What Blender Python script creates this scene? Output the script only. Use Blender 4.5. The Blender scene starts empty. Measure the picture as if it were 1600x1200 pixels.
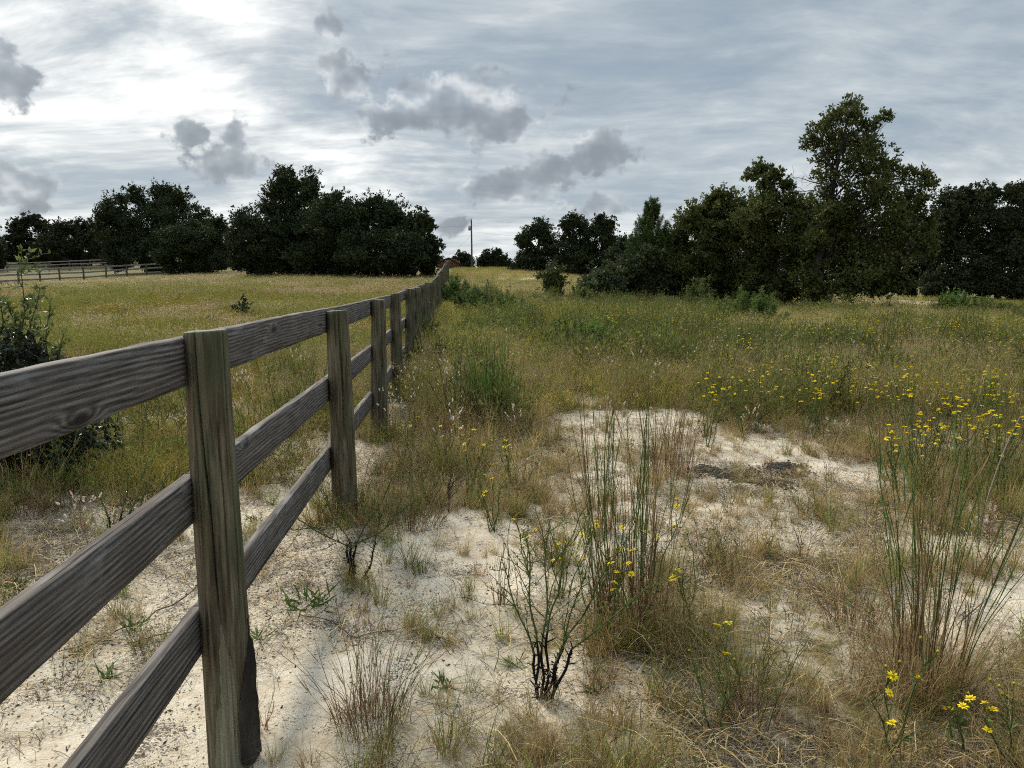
import bpy, math, random
import numpy as np
from math import radians, sin, cos, pi, sqrt, atan2
from mathutils import Vector, Matrix, Euler

random.seed(7)
RNG = np.random.default_rng(7)
sc = bpy.context.scene
COL = sc.collection

# ------------------------------------------------------------------ camera
PITCH = math.atan(160 / 1200)
CAMH = 1.5
cam_d = bpy.data.cameras.new("camera")
cam_d.sensor_width = 36.0
cam_d.lens = 27.0
cam_d.clip_start = 0.02
cam_d.clip_end = 6000
cam = bpy.data.objects.new("camera", cam_d)
cam.location = (0, 0, CAMH)
cam.rotation_euler = (pi / 2 - PITCH, 0, 0)
COL.objects.link(cam)
sc.camera = cam

SUN_AZ, SUN_EL = radians(-33), radians(40)
EXPOSURE = 0.65


class NT:
    """small helper to write node trees as expressions"""
    def __init__(s, tree):
        s.t = tree
        s.L = tree.links

    def n(s, typ, ins=None, **props):
        nd = s.t.nodes.new(typ)
        for k, v in props.items():
            setattr(nd, k, v)
        if ins:
            for k, v in ins.items():
                s.put(nd.inputs[k], v)
        return nd

    def put(s, sock, v):
        if v is None:
            return
        if isinstance(v, bpy.types.NodeSocket):
            s.L.new(v, sock)
        else:
            sock.default_value = v

    def m(s, op, a, b=None, c=None, clamp=False):
        nd = s.t.nodes.new("ShaderNodeMath")
        nd.operation = op
        nd.use_clamp = clamp
        s.put(nd.inputs[0], a)
        s.put(nd.inputs[1], b)
        s.put(nd.inputs[2], c)
        return nd.outputs[0]

    def v(s, op, a, b=None, sc_=None):
        nd = s.t.nodes.new("ShaderNodeVectorMath")
        nd.operation = op
        s.put(nd.inputs[0], a)
        if b is not None:
            s.put(nd.inputs[1], b)
        if sc_ is not None:
            s.put(nd.inputs[3], sc_)
        return nd.outputs["Value"] if op in ("DOT_PRODUCT", "LENGTH", "DISTANCE") else nd.outputs[0]

    def ss(s, x, a, b, lo=0.0, hi=1.0):
        nd = s.t.nodes.new("ShaderNodeMapRange")
        nd.interpolation_type = "SMOOTHSTEP"
        s.put(nd.inputs[0], x)
        for i, q in enumerate((a, b, lo, hi)):
            s.put(nd.inputs[i + 1], q)
        return nd.outputs[0]

    def noise(s, vec, scale, detail=4.0, rough=0.55, dist=0.0, color=False, dim="3D"):
        nd = s.n("ShaderNodeTexNoise", noise_dimensions=dim, ins={"Vector": vec, "Scale": scale, "Detail": detail, "Roughness": rough, "Distortion": dist})
        return nd.outputs["Color" if color else "Fac"]

    def mix(s, f, a, b, blend="MIX"):
        nd = s.t.nodes.new("ShaderNodeMix")
        nd.data_type = "RGBA"
        nd.blend_type = blend
        s.put(nd.inputs[0], f)
        s.put(nd.inputs[6], a if not isinstance(a, tuple) else (*a[:3], 1))
        s.put(nd.inputs[7], b if not isinstance(b, tuple) else (*b[:3], 1))
        return nd.outputs[2]

    def ramp(s, f, stops):
        nd = s.t.nodes.new("ShaderNodeValToRGB")
        e = nd.color_ramp.elements
        while len(e) < len(stops):
            e.new(0.5)
        for i, (p, c) in enumerate(stops):
            e[i].position = p
            e[i].color = (*c, 1) if isinstance(c, tuple) else (c, c, c, 1)
        s.put(nd.inputs[0], f)
        return nd.outputs[0]

    def xyz(s, x, y, z):
        nd = s.t.nodes.new("ShaderNodeCombineXYZ")
        s.put(nd.inputs[0], x)
        s.put(nd.inputs[1], y)
        s.put(nd.inputs[2], z)
        return nd.outputs[0]


# ------------------------------------------------------------------ sky
def px_dir(px, py):
    d = np.array([(px - 800) / 1200, cos(PITCH) + (600 - py) / 1200 * sin(PITCH), -sin(PITCH) + (600 - py) / 1200 * cos(PITCH)])
    return d / np.linalg.norm(d)


def azel(px, py):
    d = px_dir(px, py)
    return atan2(d[0], d[1]), math.asin(d[2])


world = bpy.data.worlds.new("World")
sc.world = world
world.cycles.sampling_method = 'NONE'
world.use_nodes = True
wt = world.node_tree
wt.nodes.clear()
W_ = NT(wt)
tc = W_.n("ShaderNodeTexCoord")
DIR = tc.outputs["Generated"]
sep = W_.n("ShaderNodeSeparateXYZ", {0: DIR})
dx, dy, dz = sep.outputs
EL = W_.m("ARCSINE", dz)
AZ = W_.m("ARCTAN2", dx, dy)
zc = W_.m("MAXIMUM", dz, 0.0)
kk = W_.m("DIVIDE", 1.0, W_.m("ADD", zc, 0.22))
PL = W_.xyz(W_.m("MULTIPLY", dx, kk), W_.m("MULTIPLY", dy, kk), 0.0)
sundir = (sin(SUN_AZ) * cos(SUN_EL), cos(SUN_AZ) * cos(SUN_EL), sin(SUN_EL))
ga = azel(120, -60)
glowdir = (sin(ga[0]) * cos(ga[1]), cos(ga[0]) * cos(ga[1]), sin(ga[1]))
g = W_.m("MAXIMUM", W_.v("DOT_PRODUCT", DIR, glowdir), 0.0)
# thin high sheet of cloud: broad soft bands with finer streaks in them
warp = W_.noise(PL, 0.8, 2, 0.5, color=True, dim="2D")
PLw = W_.v("ADD", W_.v("MULTIPLY", PL, (0.75, 1.0, 1)), W_.v("SCALE", warp, sc_=0.40))
n1 = W_.noise(PLw, 1.5, 4, 0.56, dim="2D")
n3 = W_.noise(W_.v("MULTIPLY", PLw, (1.0, 1.7, 1)), 5.2, 5, 0.66, dim="2D")
n2 = W_.noise(DIR, 3.2, 3, 0.6)
nb = W_.m("ADD", W_.m("MULTIPLY", n1, 0.55), W_.m("ADD", W_.m("MULTIPLY", n2, 0.20), W_.m("MULTIPLY", n3, 0.25)))
g5 = W_.m("POWER", g, 9.0)
gl = W_.m("ADD", W_.m("MULTIPLY", g5, 0.085), W_.m("MULTIPLY", W_.m("POWER", g, 80.0), 0.07))
low = W_.ss(EL, 0.05, 0.26, 0.075, 0.0)
t_ = W_.m("ADD", W_.m("ADD", W_.m("MULTIPLY", W_.m("SUBTRACT", nb, 0.5), W_.m("ADD", 1.25, W_.m("MULTIPLY", g5, 0.8))), 0.487), W_.m("ADD", gl, low))
sheet = W_.ramp(t_, [(0.26, (0.175, 0.215, 0.257)), (0.43, (0.25, 0.297, 0.34)), (0.55, (0.33, 0.369, 0.398)), (0.67, (0.47, 0.497, 0.507)), (0.82, (0.69, 0.695, 0.685))])
# low cumulus drifting under it
DZ = W_.v("MULTIPLY", DIR, (1, 1, 1.2))
wob = W_.noise(DZ, 42.0, 5, 0.60)
wob3 = W_.noise(DZ, 14.0, 3, 0.55)
wobs = W_.m("ADD", W_.m("MULTIPLY", W_.m("SUBTRACT", wob, 0.5), 2.6), W_.m("MULTIPLY", W_.m("SUBTRACT", wob3, 0.5), 2.4))
CUM = [  # px, py, half width, half height
    (372, 255, 56, 40), (368, 214, 26, 34), (335, 262, 36, 26), (716, 158, 128, 62), (640, 182, 80, 26), (780, 190, 80, 34),
    (545, 128, 40, 26), (520, 100, 30, 22), (508, 38, 22, 18), (795, 294, 104, 30), (848, 268, 44, 34),
    (940, 240, 56, 42), (945, 318, 50, 24), (30, 288, 66, 34), (8, 120, 40, 40), (704, 352, 32, 16),
    (300, 212, 34, 16), (1075, 332, 34, 14), (-260, 210, 130, 60), (1960, 250, 150, 50)]
AE = W_.xyz(AZ, EL, 0.0)
rmin = None
for (px, py, hw, hh) in CUM:
    a, e = azel(px, py)
    wa = hw / 1200 / (1 + ((px - 800) / 1200) ** 2) if -400 < px < 2000 else hw / 1200
    we = hh / 1230
    ma = wt.nodes.new("ShaderNodeVectorMath")
    ma.operation = "MULTIPLY_ADD"
    W_.put(ma.inputs[0], AE)
    ma.inputs[1].default_value = (1 / wa, 1 / we, 0)
    ma.inputs[2].default_value = (-a / wa, -e / we, 0)
    r = W_.v("LENGTH", ma.outputs[0])
    rmin = r if rmin is None else W_.m("MINIMUM", rmin, r)
rimw = W_.ss(rmin, 0.15, 0.95, 0.25, 1.0)
ins = W_.m("SUBTRACT", W_.m("ADD", 1.0, W_.m("MULTIPLY", wobs, rimw)), rmin)
cm = W_.m("MULTIPLY", W_.ss(ins, -0.10, 0.48), 0.93)
# the same kind of cloud goes on round the rest of the sky
gen = W_.m("MULTIPLY", W_.ss(n1, 0.54, 0.66), W_.ss(dy, 0.5, 0.1, 0.0, 0.6))
cm = W_.m("MAXIMUM", cm, gen)
wobu = W_.noise(W_.v("ADD", DZ, (0.009, 0.0, -0.022)), 14.0, 3, 0.55)
wobv = wob3
edge = W_.m("ADD", W_.m("MULTIPLY", W_.m("MINIMUM", ins, 1.0), -0.34), W_.m("MULTIPLY", W_.m("SUBTRACT", wobu, wobv), 2.2))
ccol = W_.ramp(W_.m("ADD", 0.74, edge), [(0.15, (0.165, 0.187, 0.212)), (0.45, (0.20, 0.225, 0.252)), (0.68, (0.265, 0.293, 0.32)), (0.94, (0.47, 0.49, 0.50))])
cloud = W_.mix(cm, sheet, ccol)
# an overcast sky is brighter towards the zenith
zen = W_.ss(EL, 0.32, 1.25, 1.0, 2.8)
cloud = W_.v("SCALE", cloud, sc_=W_.m("MULTIPLY", zen, 10.0))
sky = W_.n("ShaderNodeTexSky", sky_type="NISHITA", sun_disc=False)
sky.sun_elevation = SUN_EL
sky.sun_rotation = SUN_AZ
cov = W_.ss(nb, 0.30, 0.44, 0.86, 0.98)
cov = W_.m("MAXIMUM", cov, cm)
final = W_.mix(cov, sky.outputs[0], cloud)
bg = W_.n("ShaderNodeBackground", {"Color": final, "Strength": 0.1})
out = W_.n("ShaderNodeOutputWorld", {"Surface": bg.outputs[0]})

# ------------------------------------------------------------------ sun, veiled by cloud
sd = bpy.data.lights.new("sun", "SUN")
sd.energy = 3.0
sd.angle = radians(10)
sd.color = (1.0, 0.90, 0.74)
sun = bpy.data.objects.new("sun", sd)
sun.rotation_euler = (-Vector(sundir)).to_track_quat("-Z", "Y").to_euler()
sun.location = (-20, 30, 40)
COL.objects.link(sun)

sc.view_settings.view_transform = "Standard"
sc.view_settings.look = "None"
sc.view_settings.gamma = 1
sc.view_settings.use_curve_mapping = False
sc.view_settings.exposure = EXPOSURE
sc.render.engine = "CYCLES"
sc.cycles.max_bounces = 4
sc.cycles.diffuse_bounces = 2
sc.cycles.glossy_bounces = 1
sc.cycles.transmission_bounces = 2
sc.cycles.use_adaptive_sampling = True
sc.cycles.adaptive_threshold = 0.03
sc.cycles.pixel_filter_type = 'BLACKMAN_HARRIS'
sc.cycles.filter_width = 1.1
sc.cycles.use_denoising = False
sc.cycles.transparent_max_bounces = 4
sc.cycles.sample_clamp_indirect = 4


# ------------------------------------------------------------------ numpy helpers
def _hash(ix, iy, s):
    h = (ix.astype(np.int64) * 374761393 + iy.astype(np.int64) * 668265263 + s * 1442695041) & 0xFFFFFFFF
    h = ((h ^ (h >> 13)) * 1274126177) & 0xFFFFFFFF
    return ((h ^ (h >> 16)) & 0xFFFFFF) / float(0xFFFFFF)


def vnoise(x, y, s=0):
    x = np.asarray(x, float)
    y = np.asarray(y, float)
    ix, iy = np.floor(x), np.floor(y)
    fx, fy = x - ix, y - iy
    fx, fy = fx * fx * (3 - 2 * fx), fy * fy * (3 - 2 * fy)
    a, b = _hash(ix, iy, s), _hash(ix + 1, iy, s)
    c, d = _hash(ix, iy + 1, s), _hash(ix + 1, iy + 1, s)
    return a + (b - a) * fx + (c - a) * fy + (a - b - c + d) * fx * fy


def fbm(x, y, s=0, o=4):
    r, amp, t = 0, 1.0, 0
    for i in range(o):
        r = r + amp * vnoise(np.asarray(x) * 2 ** i + 17.3 * i, np.asarray(y) * 2 ** i - 9.1 * i, s + i)
        t += amp
        amp *= 0.5
    return r / t


def sstep(x, a, b):
    t = np.clip((np.asarray(x, float) - a) / (b - a), 0, 1)
    return t * t * (3 - 2 * t)


PY = [-50, 0, 12, 20, 28.6, 45, 62, 85, 100, 125, 160, 220, 400, 900, 3000]
PH = [0, 0, .03, .10, .25, .98, 1.76, 2.62, 3.2, 3.45, 3.2, 2.4, 1.0, 0.0, 0.0]


def terrain(x, y):
    x = np.asarray(x, float)
    y = np.asarray(y, float)
    prof = np.interp(y, PY, PH)
    prof = (prof + np.interp(y - 3, PY, PH) + np.interp(y + 3, PY, PH)) / 3 * sstep(y, 2, 12)
    t = x / (np.maximum(y, 0) + 6)
    S = 1 - sstep(t, 0.0, 0.30) * 1.03 - .36 * sstep(-t, .26, .60)
    h = prof * S - .026 * (1 - sstep(y, 6, 14)) - .060 * np.exp(-((x + .92) ** 2 + (y - 2.4) ** 2) / 1.4)
    h = h + .50 * np.exp(-(((x - 21.5) / 8) ** 2 + ((y - 45) / 3.6) ** 2))
    h = h + 4.0 * sstep(-t, .10, .26) * sstep(y, 92, 150)
    r = np.hypot(x, y)
    h = h + (fbm(x * .35, y * .35, 3, 3) - .5) * .10 * sstep(r, 5, 14)
    near = 1 - sstep(r, 9, 16)
    h = h + ((fbm(x * 1.7, y * 1.7, 5, 3) - .5) * .06 + (fbm(x * 5, y * 5, 8, 2) - .5) * .036) * near
    return h


def W(px, py, y):
    """world point seen at pixel (px,py) of the photograph, on the plane of distance y"""
    d = px_dir(px, py)
    s = y / d[1]
    return Vector((d[0] * s, y, CAMH + d[2] * s))


def G(px, py):
    """ground point under pixel"""
    d = px_dir(px, py)
    t = 0.5
    while t < 400:
        p = d * t
        if CAMH + p[2] < terrain(p[0], p[1]):
            break
        t *= 1.01
    lo, hi = t / 1.01, t
    for _ in range(20):
        mid = (lo + hi) / 2
        p = d * mid
        if CAMH + p[2] < terrain(p[0], p[1]):
            hi = mid
        else:
            lo = mid
    p = d * hi
    return Vector((p[0], p[1], float(terrain(p[0], p[1]))))


def GX(px, y):
    """ground point at distance y in the direction of column px"""
    x = (px - 800) / 1200 * y * 1.0
    return Vector((x, y, float(terrain(x, y))))


# ------------------------------------------------------------------ mesh builders
class MB:
    """collects quads / tris with a colour per vertex, builds ONE mesh"""
    def __init__(s):
        s.V, s.F, s.C, s.n = [], [], [], 0

    def add(s, v, f, c):
        v = np.asarray(v, np.float32).reshape(-1, 3)
        f = np.asarray(f, np.int64).reshape(-1, 4)
        c = np.broadcast_to(np.asarray(c, np.float32), (len(v), 3))
        s.V.append(v)
        s.F.append(f + s.n)
        s.C.append(c)
        s.n += len(v)

    def ribbons(s, P, w, side, col):
        """P (N,S,3) centre lines, w (N,S) half widths, side (N,3) or (N,S,3), col (N,S,3)"""
        N, S = P.shape[:2]
        if side.ndim == 2:
            side = side[:, None, :]
        a = P - side * w[..., None]
        b = P + side * w[..., None]
        V = np.stack([a, b], 2).reshape(-1, 3)
        c = np.repeat(np.broadcast_to(col, (N, S, 3)).reshape(-1, 3), 2, 0)
        i = np.arange(N)[:, None] * (2 * S) + np.arange(S - 1)[None] * 2
        F = np.stack([i, i + 1, i + 3, i + 2], -1).reshape(-1, 4)
        s.add(V, F, c)

    def tubes(s, P, r, col, k=5, cap=True):
        P = np.asarray(P, float)
        N, S = P.shape[:2]
        r = np.broadcast_to(np.asarray(r, float), (N, S))
        T = np.gradient(P, axis=1)
        T /= np.linalg.norm(T, axis=-1, keepdims=True) + 1e-9
        ref = np.where(np.abs(T[..., 2:3]) > 0.8, np.array([1.0, 0, 0]), np.array([0, 0, 1.0]))
        U = np.cross(T, ref)
        U /= np.linalg.norm(U, axis=-1, keepdims=True) + 1e-9
        Q = np.cross(T, U)
        an = np.arange(k) * 2 * pi / k
        V = P[:, :, None, :] + r[:, :, None, None] * (np.cos(an)[:, None] * U[:, :, None, :] + np.sin(an)[:, None] * Q[:, :, None, :])
        c = np.repeat(np.broadcast_to(np.asarray(col, float), (N, S, 3)).reshape(-1, 3), k, 0)
        b = np.arange(N)[:, None, None] * (S * k) + np.arange(S - 1)[None, :, None] * k
        j = np.arange(k)[None, None]
        j2 = (j + 1) % k
        F = np.stack([b + j, b + j2, b + k + j2, b + k + j], -1).reshape(-1, 4)
        s.add(V.reshape(-1, 3), F, c)

    def leaves(s, P, A, B, L, w, col, fold=0.0):
        """rhombic leaves: base P (N,3), axis A, side B unit vectors, length L, half width w"""
        L = np.broadcast_to(L, (len(P),))[:, None]
        w = np.broadcast_to(w, (len(P),))[:, None]
        nrm = np.cross(A, B)
        v0 = P
        v1 = P + A * L * .45 + B * w + nrm * L * fold
        v2 = P + A * L
        v3 = P + A * L * .45 - B * w + nrm * L * fold
        V = np.stack([v0, v1, v2, v3], 1).reshape(-1, 3)
        F = np.arange(len(P) * 4).reshape(-1, 4)
        s.add(V, F, np.repeat(np.broadcast_to(col, (len(P), 3)), 4, 0))

    def mesh(s, name, mat, smooth=False):
        me = bpy.data.meshes.new(name)
        V = np.concatenate(s.V)
        F = np.concatenate(s.F)
        C = np.concatenate(s.C)
        me.vertices.add(len(V))
        me.vertices.foreach_set("co", V.ravel())
        tri = F[:, 2] == F[:, 3]
        tot = np.where(tri, 3, 4).astype(np.int32)
        start = np.concatenate([[0], np.cumsum(tot)[:-1]]).astype(np.int32)
        keep = np.ones(F.shape, bool)
        keep[tri, 3] = False
        li = F[keep].astype(np.int32)
        me.loops.add(len(li))
        me.loops.foreach_set("vertex_index", li)
        me.polygons.add(len(F))
        me.polygons.foreach_set("loop_start", start)
        me.polygons.foreach_set("loop_total", tot)
        if smooth:
            me.polygons.foreach_set("use_smooth", np.ones(len(F), bool))
        at = me.attributes.new("col", "FLOAT_COLOR", "POINT")
        at.data.foreach_set("color", np.concatenate([C, np.ones((len(C), 1), np.float32)], 1).ravel())
        me.update()
        me.validate()
        if mat:
            me.materials.append(mat)
        return me


def obj(name, me, parent=None, loc=None, kind=None, label=None, cat=None, group=None):
    o = bpy.data.objects.new(name, me)
    COL.objects.link(o)
    if loc is not None:
        o.location = loc
    o.parent = parent
    return tag(o, label, cat, group, kind)


def tag(o, label=None, cat=None, group=None, kind=None):
    for k, v in (("label", label), ("category", cat), ("group", group), ("kind", kind)):
        if v:
            o[k] = v
    return o


def empty(name, loc, label, cat, group=None, rz=0.0):
    o = bpy.data.objects.new(name, None)
    o.empty_display_size = 0.2
    o.location = loc
    o.rotation_euler = (0, 0, rz)
    COL.objects.link(o)
    return tag(o, label, cat, group)


def copy_tree(root, loc, rz=0.0, scale=1.0, label=None, group=None):
    r = root.copy()
    COL.objects.link(r)
    r.location = loc
    r.rotation_euler = (0, 0, rz)
    r.scale = (scale,) * 3
    if label:
        r["label"] = label
    if group:
        r["group"] = group
    for ch in list(root.children):
        c = ch.copy()
        COL.objects.link(c)
        c.parent = r
        for gch in list(ch.children):
            d = gch.copy()
            COL.objects.link(d)
            d.parent = c
    return r


def unit(v):
    return v / (np.linalg.norm(v, axis=-1, keepdims=True) + 1e-9)


def rdir(n, rng):
    return unit(rng.normal(size=(n, 3)))


# ------------------------------------------------------------------ materials
def new_mat(name):
    m = bpy.data.materials.new(name)
    m.use_nodes = True
    m.node_tree.nodes.clear()
    return m, NT(m.node_tree)


def foliage_mat(name, trans=0.3, rough=0.55, spec=0.25, vary=0.35, hue=0.06):
    m, t = new_mat(name)
    a = t.n("ShaderNodeAttribute", attribute_name="col").outputs["Color"]
    oi = t.n("ShaderNodeObjectInfo").outputs["Random"]
    geo = t.n("ShaderNodeNewGeometry").outputs["Random Per Island"]
    br = t.m("ADD", 1 - vary / 2, t.m("MULTIPLY", oi, vary))
    br = t.m("MULTIPLY", br, t.m("ADD", .82, t.m("MULTIPLY", geo, .36)))
    hs = t.n("ShaderNodeHueSaturation", {"Hue": t.m("ADD", .5 - hue / 4, t.m("MULTIPLY", t.m("FRACT", t.m("MULTIPLY", oi, 7.31)), hue / 2)), "Saturation": 1.0, "Value": br, "Color": a}).outputs[0]
    p = t.n("ShaderNodeBsdfPrincipled", {"Base Color": hs, "Roughness": rough, "Specular IOR Level": spec})
    sh = p.outputs[0]
    if trans > 0:
        tr = t.n("ShaderNodeBsdfTranslucent", {"Color": hs})
        mx = t.n("ShaderNodeMixShader", {0: trans, 1: sh, 2: tr.outputs[0]})
        sh = mx.outputs[0]
    t.n("ShaderNodeOutputMaterial", {"Surface": sh})
    return m


M_GRASS = foliage_mat("grass_blades", .35, .6, .2, .5, .05)
M_LEAF = foliage_mat("tree_leaves", .10, .7, .08, .10, .02)
M_OLIVE = foliage_mat("thin_leaves", .30, .6, .12, .10, .02)
M_SHRUB = foliage_mat("shrub_leaves", .22, .4, .35, .2, .03)
M_PETAL = foliage_mat("petals", .3, .6, .1, .15, .02)
M_STEM = foliage_mat("stems", 0.0, .8, .1, .2, .03)
M_LITTER = foliage_mat("dead_litter", 0.05, .85, .1, .5, .03)


def bark_mat():
    m, t = new_mat("bark")
    co = t.n("ShaderNodeTexCoord").outputs["Object"]
    n = t.noise(t.v("MULTIPLY", co, (14, 14, 3)), 1.0, 6, .65)
    c = t.ramp(n, [(.3, (.012, .010, .009)), (.55, (.036, .031, .027)), (.8, (.085, .078, .068))])
    b = t.n("ShaderNodeBump", {"Strength": .9, "Distance": .02, "Height": n})
    p = t.n("ShaderNodeBsdfPrincipled", {"Base Color": c, "Roughness": .9, "Normal": b.outputs[0], "Specular IOR Level": .1})
    t.n("ShaderNodeOutputMaterial", {"Surface": p.outputs[0]})
    return m


M_BARK = bark_mat()


def board_mat():
    """weathered grey sawn pine, grain along local X, knots"""
    m, t = new_mat("weathered_board")
    co = t.n("ShaderNodeTexCoord").outputs["Object"]
    rnd = t.n("ShaderNodeObjectInfo").outputs["Random"]
    off = t.xyz(t.m("MULTIPLY", rnd, 37.0), t.m("MULTIPLY", rnd, 11.0), t.m("MULTIPLY", rnd, 23.0))
    p = t.v("ADD", co, off)
    # knots: stretched cells
    vo = t.n("ShaderNodeTexVoronoi", {"Vector": t.v("MULTIPLY", p, (1.5, 3.0, 6.0)), "Scale": 1.0, "Randomness": 1.0})
    kd = vo.outputs["Distance"]
    kn = t.ss(kd, .26, .0)
    big = t.noise(t.v("MULTIPLY", p, (.9, 6, 6)), 1.0, 2, .5)
    sepp = t.n("ShaderNodeSeparateXYZ", {0: p})
    line = t.m("ADD", t.m("MULTIPLY", sepp.outputs[2], 62.0), t.m("ADD", t.m("MULTIPLY", big, 5.0), t.m("MULTIPLY", t.m("POWER", kn, 1.5), 3.2)))
    line = t.m("ADD", line, t.m("MULTIPLY", sepp.outputs[1], 18.0))
    ring = t.m("ADD", .5, t.m("MULTIPLY", t.m("SINE", t.m("MULTIPLY", line, 6.283)), .5))
    fine = t.noise(t.v("MULTIPLY", p, (5, 170, 170)), 1.0, 4, .6)
    blot = t.noise(t.v("MULTIPLY", p, (3.2, 9, 9)), 1.0, 4, .6)
    h = t.m("ADD", t.m("MULTIPLY", ring, t.m("ADD", .10, t.m("MULTIPLY", blot, .34))), t.m("MULTIPLY", fine, .98))
    c = t.ramp(h, [(.36, (.020, .017, .016)), (.58, (.078, .069, .063)), (.90, (.205, .192, .182))])
    c = t.mix(t.ss(blot, .46, .66), c, t.mix(.5, c, (.050, .038, .031)))
    c = t.mix(t.ss(blot, .42, .28), c, t.mix(.4, c, (.30, .29, .285)))
    c = t.mix(t.ss(kd, .13, .05), c, (.016, .012, .01))
    cracks = t.noise(t.v("MULTIPLY", p, (1.3, 60, 60)), 1.0, 3, .5)
    ck = t.ss(cracks, .655, .69)
    c = t.mix(ck, c, (.012, .01, .01))
    hh = t.m("SUBTRACT", h, t.m("MULTIPLY", ck, 1.2))
    b = t.n("ShaderNodeBump", {"Strength": .85, "Distance": .004, "Height": hh})
    s = t.n("ShaderNodeBsdfPrincipled", {"Base Color": c, "Roughness": .82, "Normal": b.outputs[0], "Specular IOR Level": .25})
    t.n("ShaderNodeOutputMaterial", {"Surface": s.outputs[0]})
    return m


def post_mat():
    """round treated pine post: brown with streaks, darker green on the right-facing side, peeled patches from attribute"""
    m, t = new_mat("weathered_post")
    co = t.n("ShaderNodeTexCoord").outputs["Object"]
    rnd = t.n("ShaderNodeObjectInfo").outputs["Random"]
    off = t.xyz(t.m("MULTIPLY", rnd, 17.0), t.m("MULTIPLY", rnd, 31.0), t.m("MULTIPLY", rnd, 7.0))
    p = t.v("ADD", co, off)
    fine = t.noise(t.v("MULTIPLY", p, (95, 95, 4.0)), 1.0, 5, .62, .4)
    mid = t.noise(t.v("MULTIPLY", p, (26, 26, 2.2)), 1.0, 4, .6, .8)
    blot = t.noise(t.v("MULTIPLY", p, (9, 9, 2.6)), 1.0, 4, .6)
    c = t.ramp(t.m("ADD", t.m("MULTIPLY", fine, .5), t.m("MULTIPLY", mid, .5)), [(.36, (.022, .017, .011)), (.46, (.070, .054, .034)), (.56, (.135, .116, .076)), (.70, (.235, .215, .155))])
    nrm = t.n("ShaderNodeNewGeometry").outputs["Normal"]
    grn_side = t.m("MULTIPLY", t.ss(blot, .40, .62), t.ss(t.v("DOT_PRODUCT", nrm, (.9, -.2, .25)), -.45, .55))  # blotches of darker green, stronger where the surface faces right
    c = t.mix(t.m("MULTIPLY", grn_side, .85), c, t.mix(.6, c, (.055, .075, .036)))
    c = t.mix(t.m("MULTIPLY", t.ss(blot, .60, .80), .6), c, (.13, .065, .03))
    pe = t.n("ShaderNodeAttribute", attribute_name="peel").outputs["Fac"]
    pe2 = t.m("MULTIPLY", t.ss(t.m("ADD", pe, t.m("MULTIPLY", t.m("SUBTRACT", mid, .5), .9)), .40, .70), .85)
    pale = t.ramp(fine, [(.25, (.10, .092, .060)), (.50, (.185, .175, .125)), (.8, (.30, .29, .22))])
    c = t.mix(pe2, c, pale)
    pith = t.n("ShaderNodeAttribute", attribute_name="cut").outputs["Fac"]
    c = t.mix(t.m("MULTIPLY", pith, .8), c, t.ramp(mid, [(.3, (.10, .11, .07)), (.7, (.27, .29, .21))]))
    hh = t.m("ADD", t.m("ADD", t.m("MULTIPLY", fine, .6), t.m("MULTIPLY", mid, .8)), t.m("MULTIPLY", pe2, .5))
    b = t.n("ShaderNodeBump", {"Strength": .8, "Distance": .005, "Height": hh})
    s = t.n("ShaderNodeBsdfPrincipled", {"Base Color": c, "Roughness": .85, "Normal": b.outputs[0], "Specular IOR Level": .2})
    t.n("ShaderNodeOutputMaterial", {"Surface": s.outputs[0]})
    return m


M_BOARD = board_mat()
M_POST = post_mat()


def plain_mat(name, col, rough=.8, vs=(8, 8, 8), amt=.4):
    m, t = new_mat(name)
    co = t.n("ShaderNodeTexCoord").outputs["Object"]
    n = t.noise(t.v("MULTIPLY", co, vs), 1.0, 5, .6)
    c = t.mix(t.ss(n, .3, .7), tuple(q * (1 - amt) for q in col), tuple(q * (1 + amt) for q in col))
    p = t.n("ShaderNodeBsdfPrincipled", {"Base Color": c, "Roughness": rough, "Specular IOR Level": .2})
    t.n("ShaderNodeOutputMaterial", {"Surface": p.outputs[0]})
    return m


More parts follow.
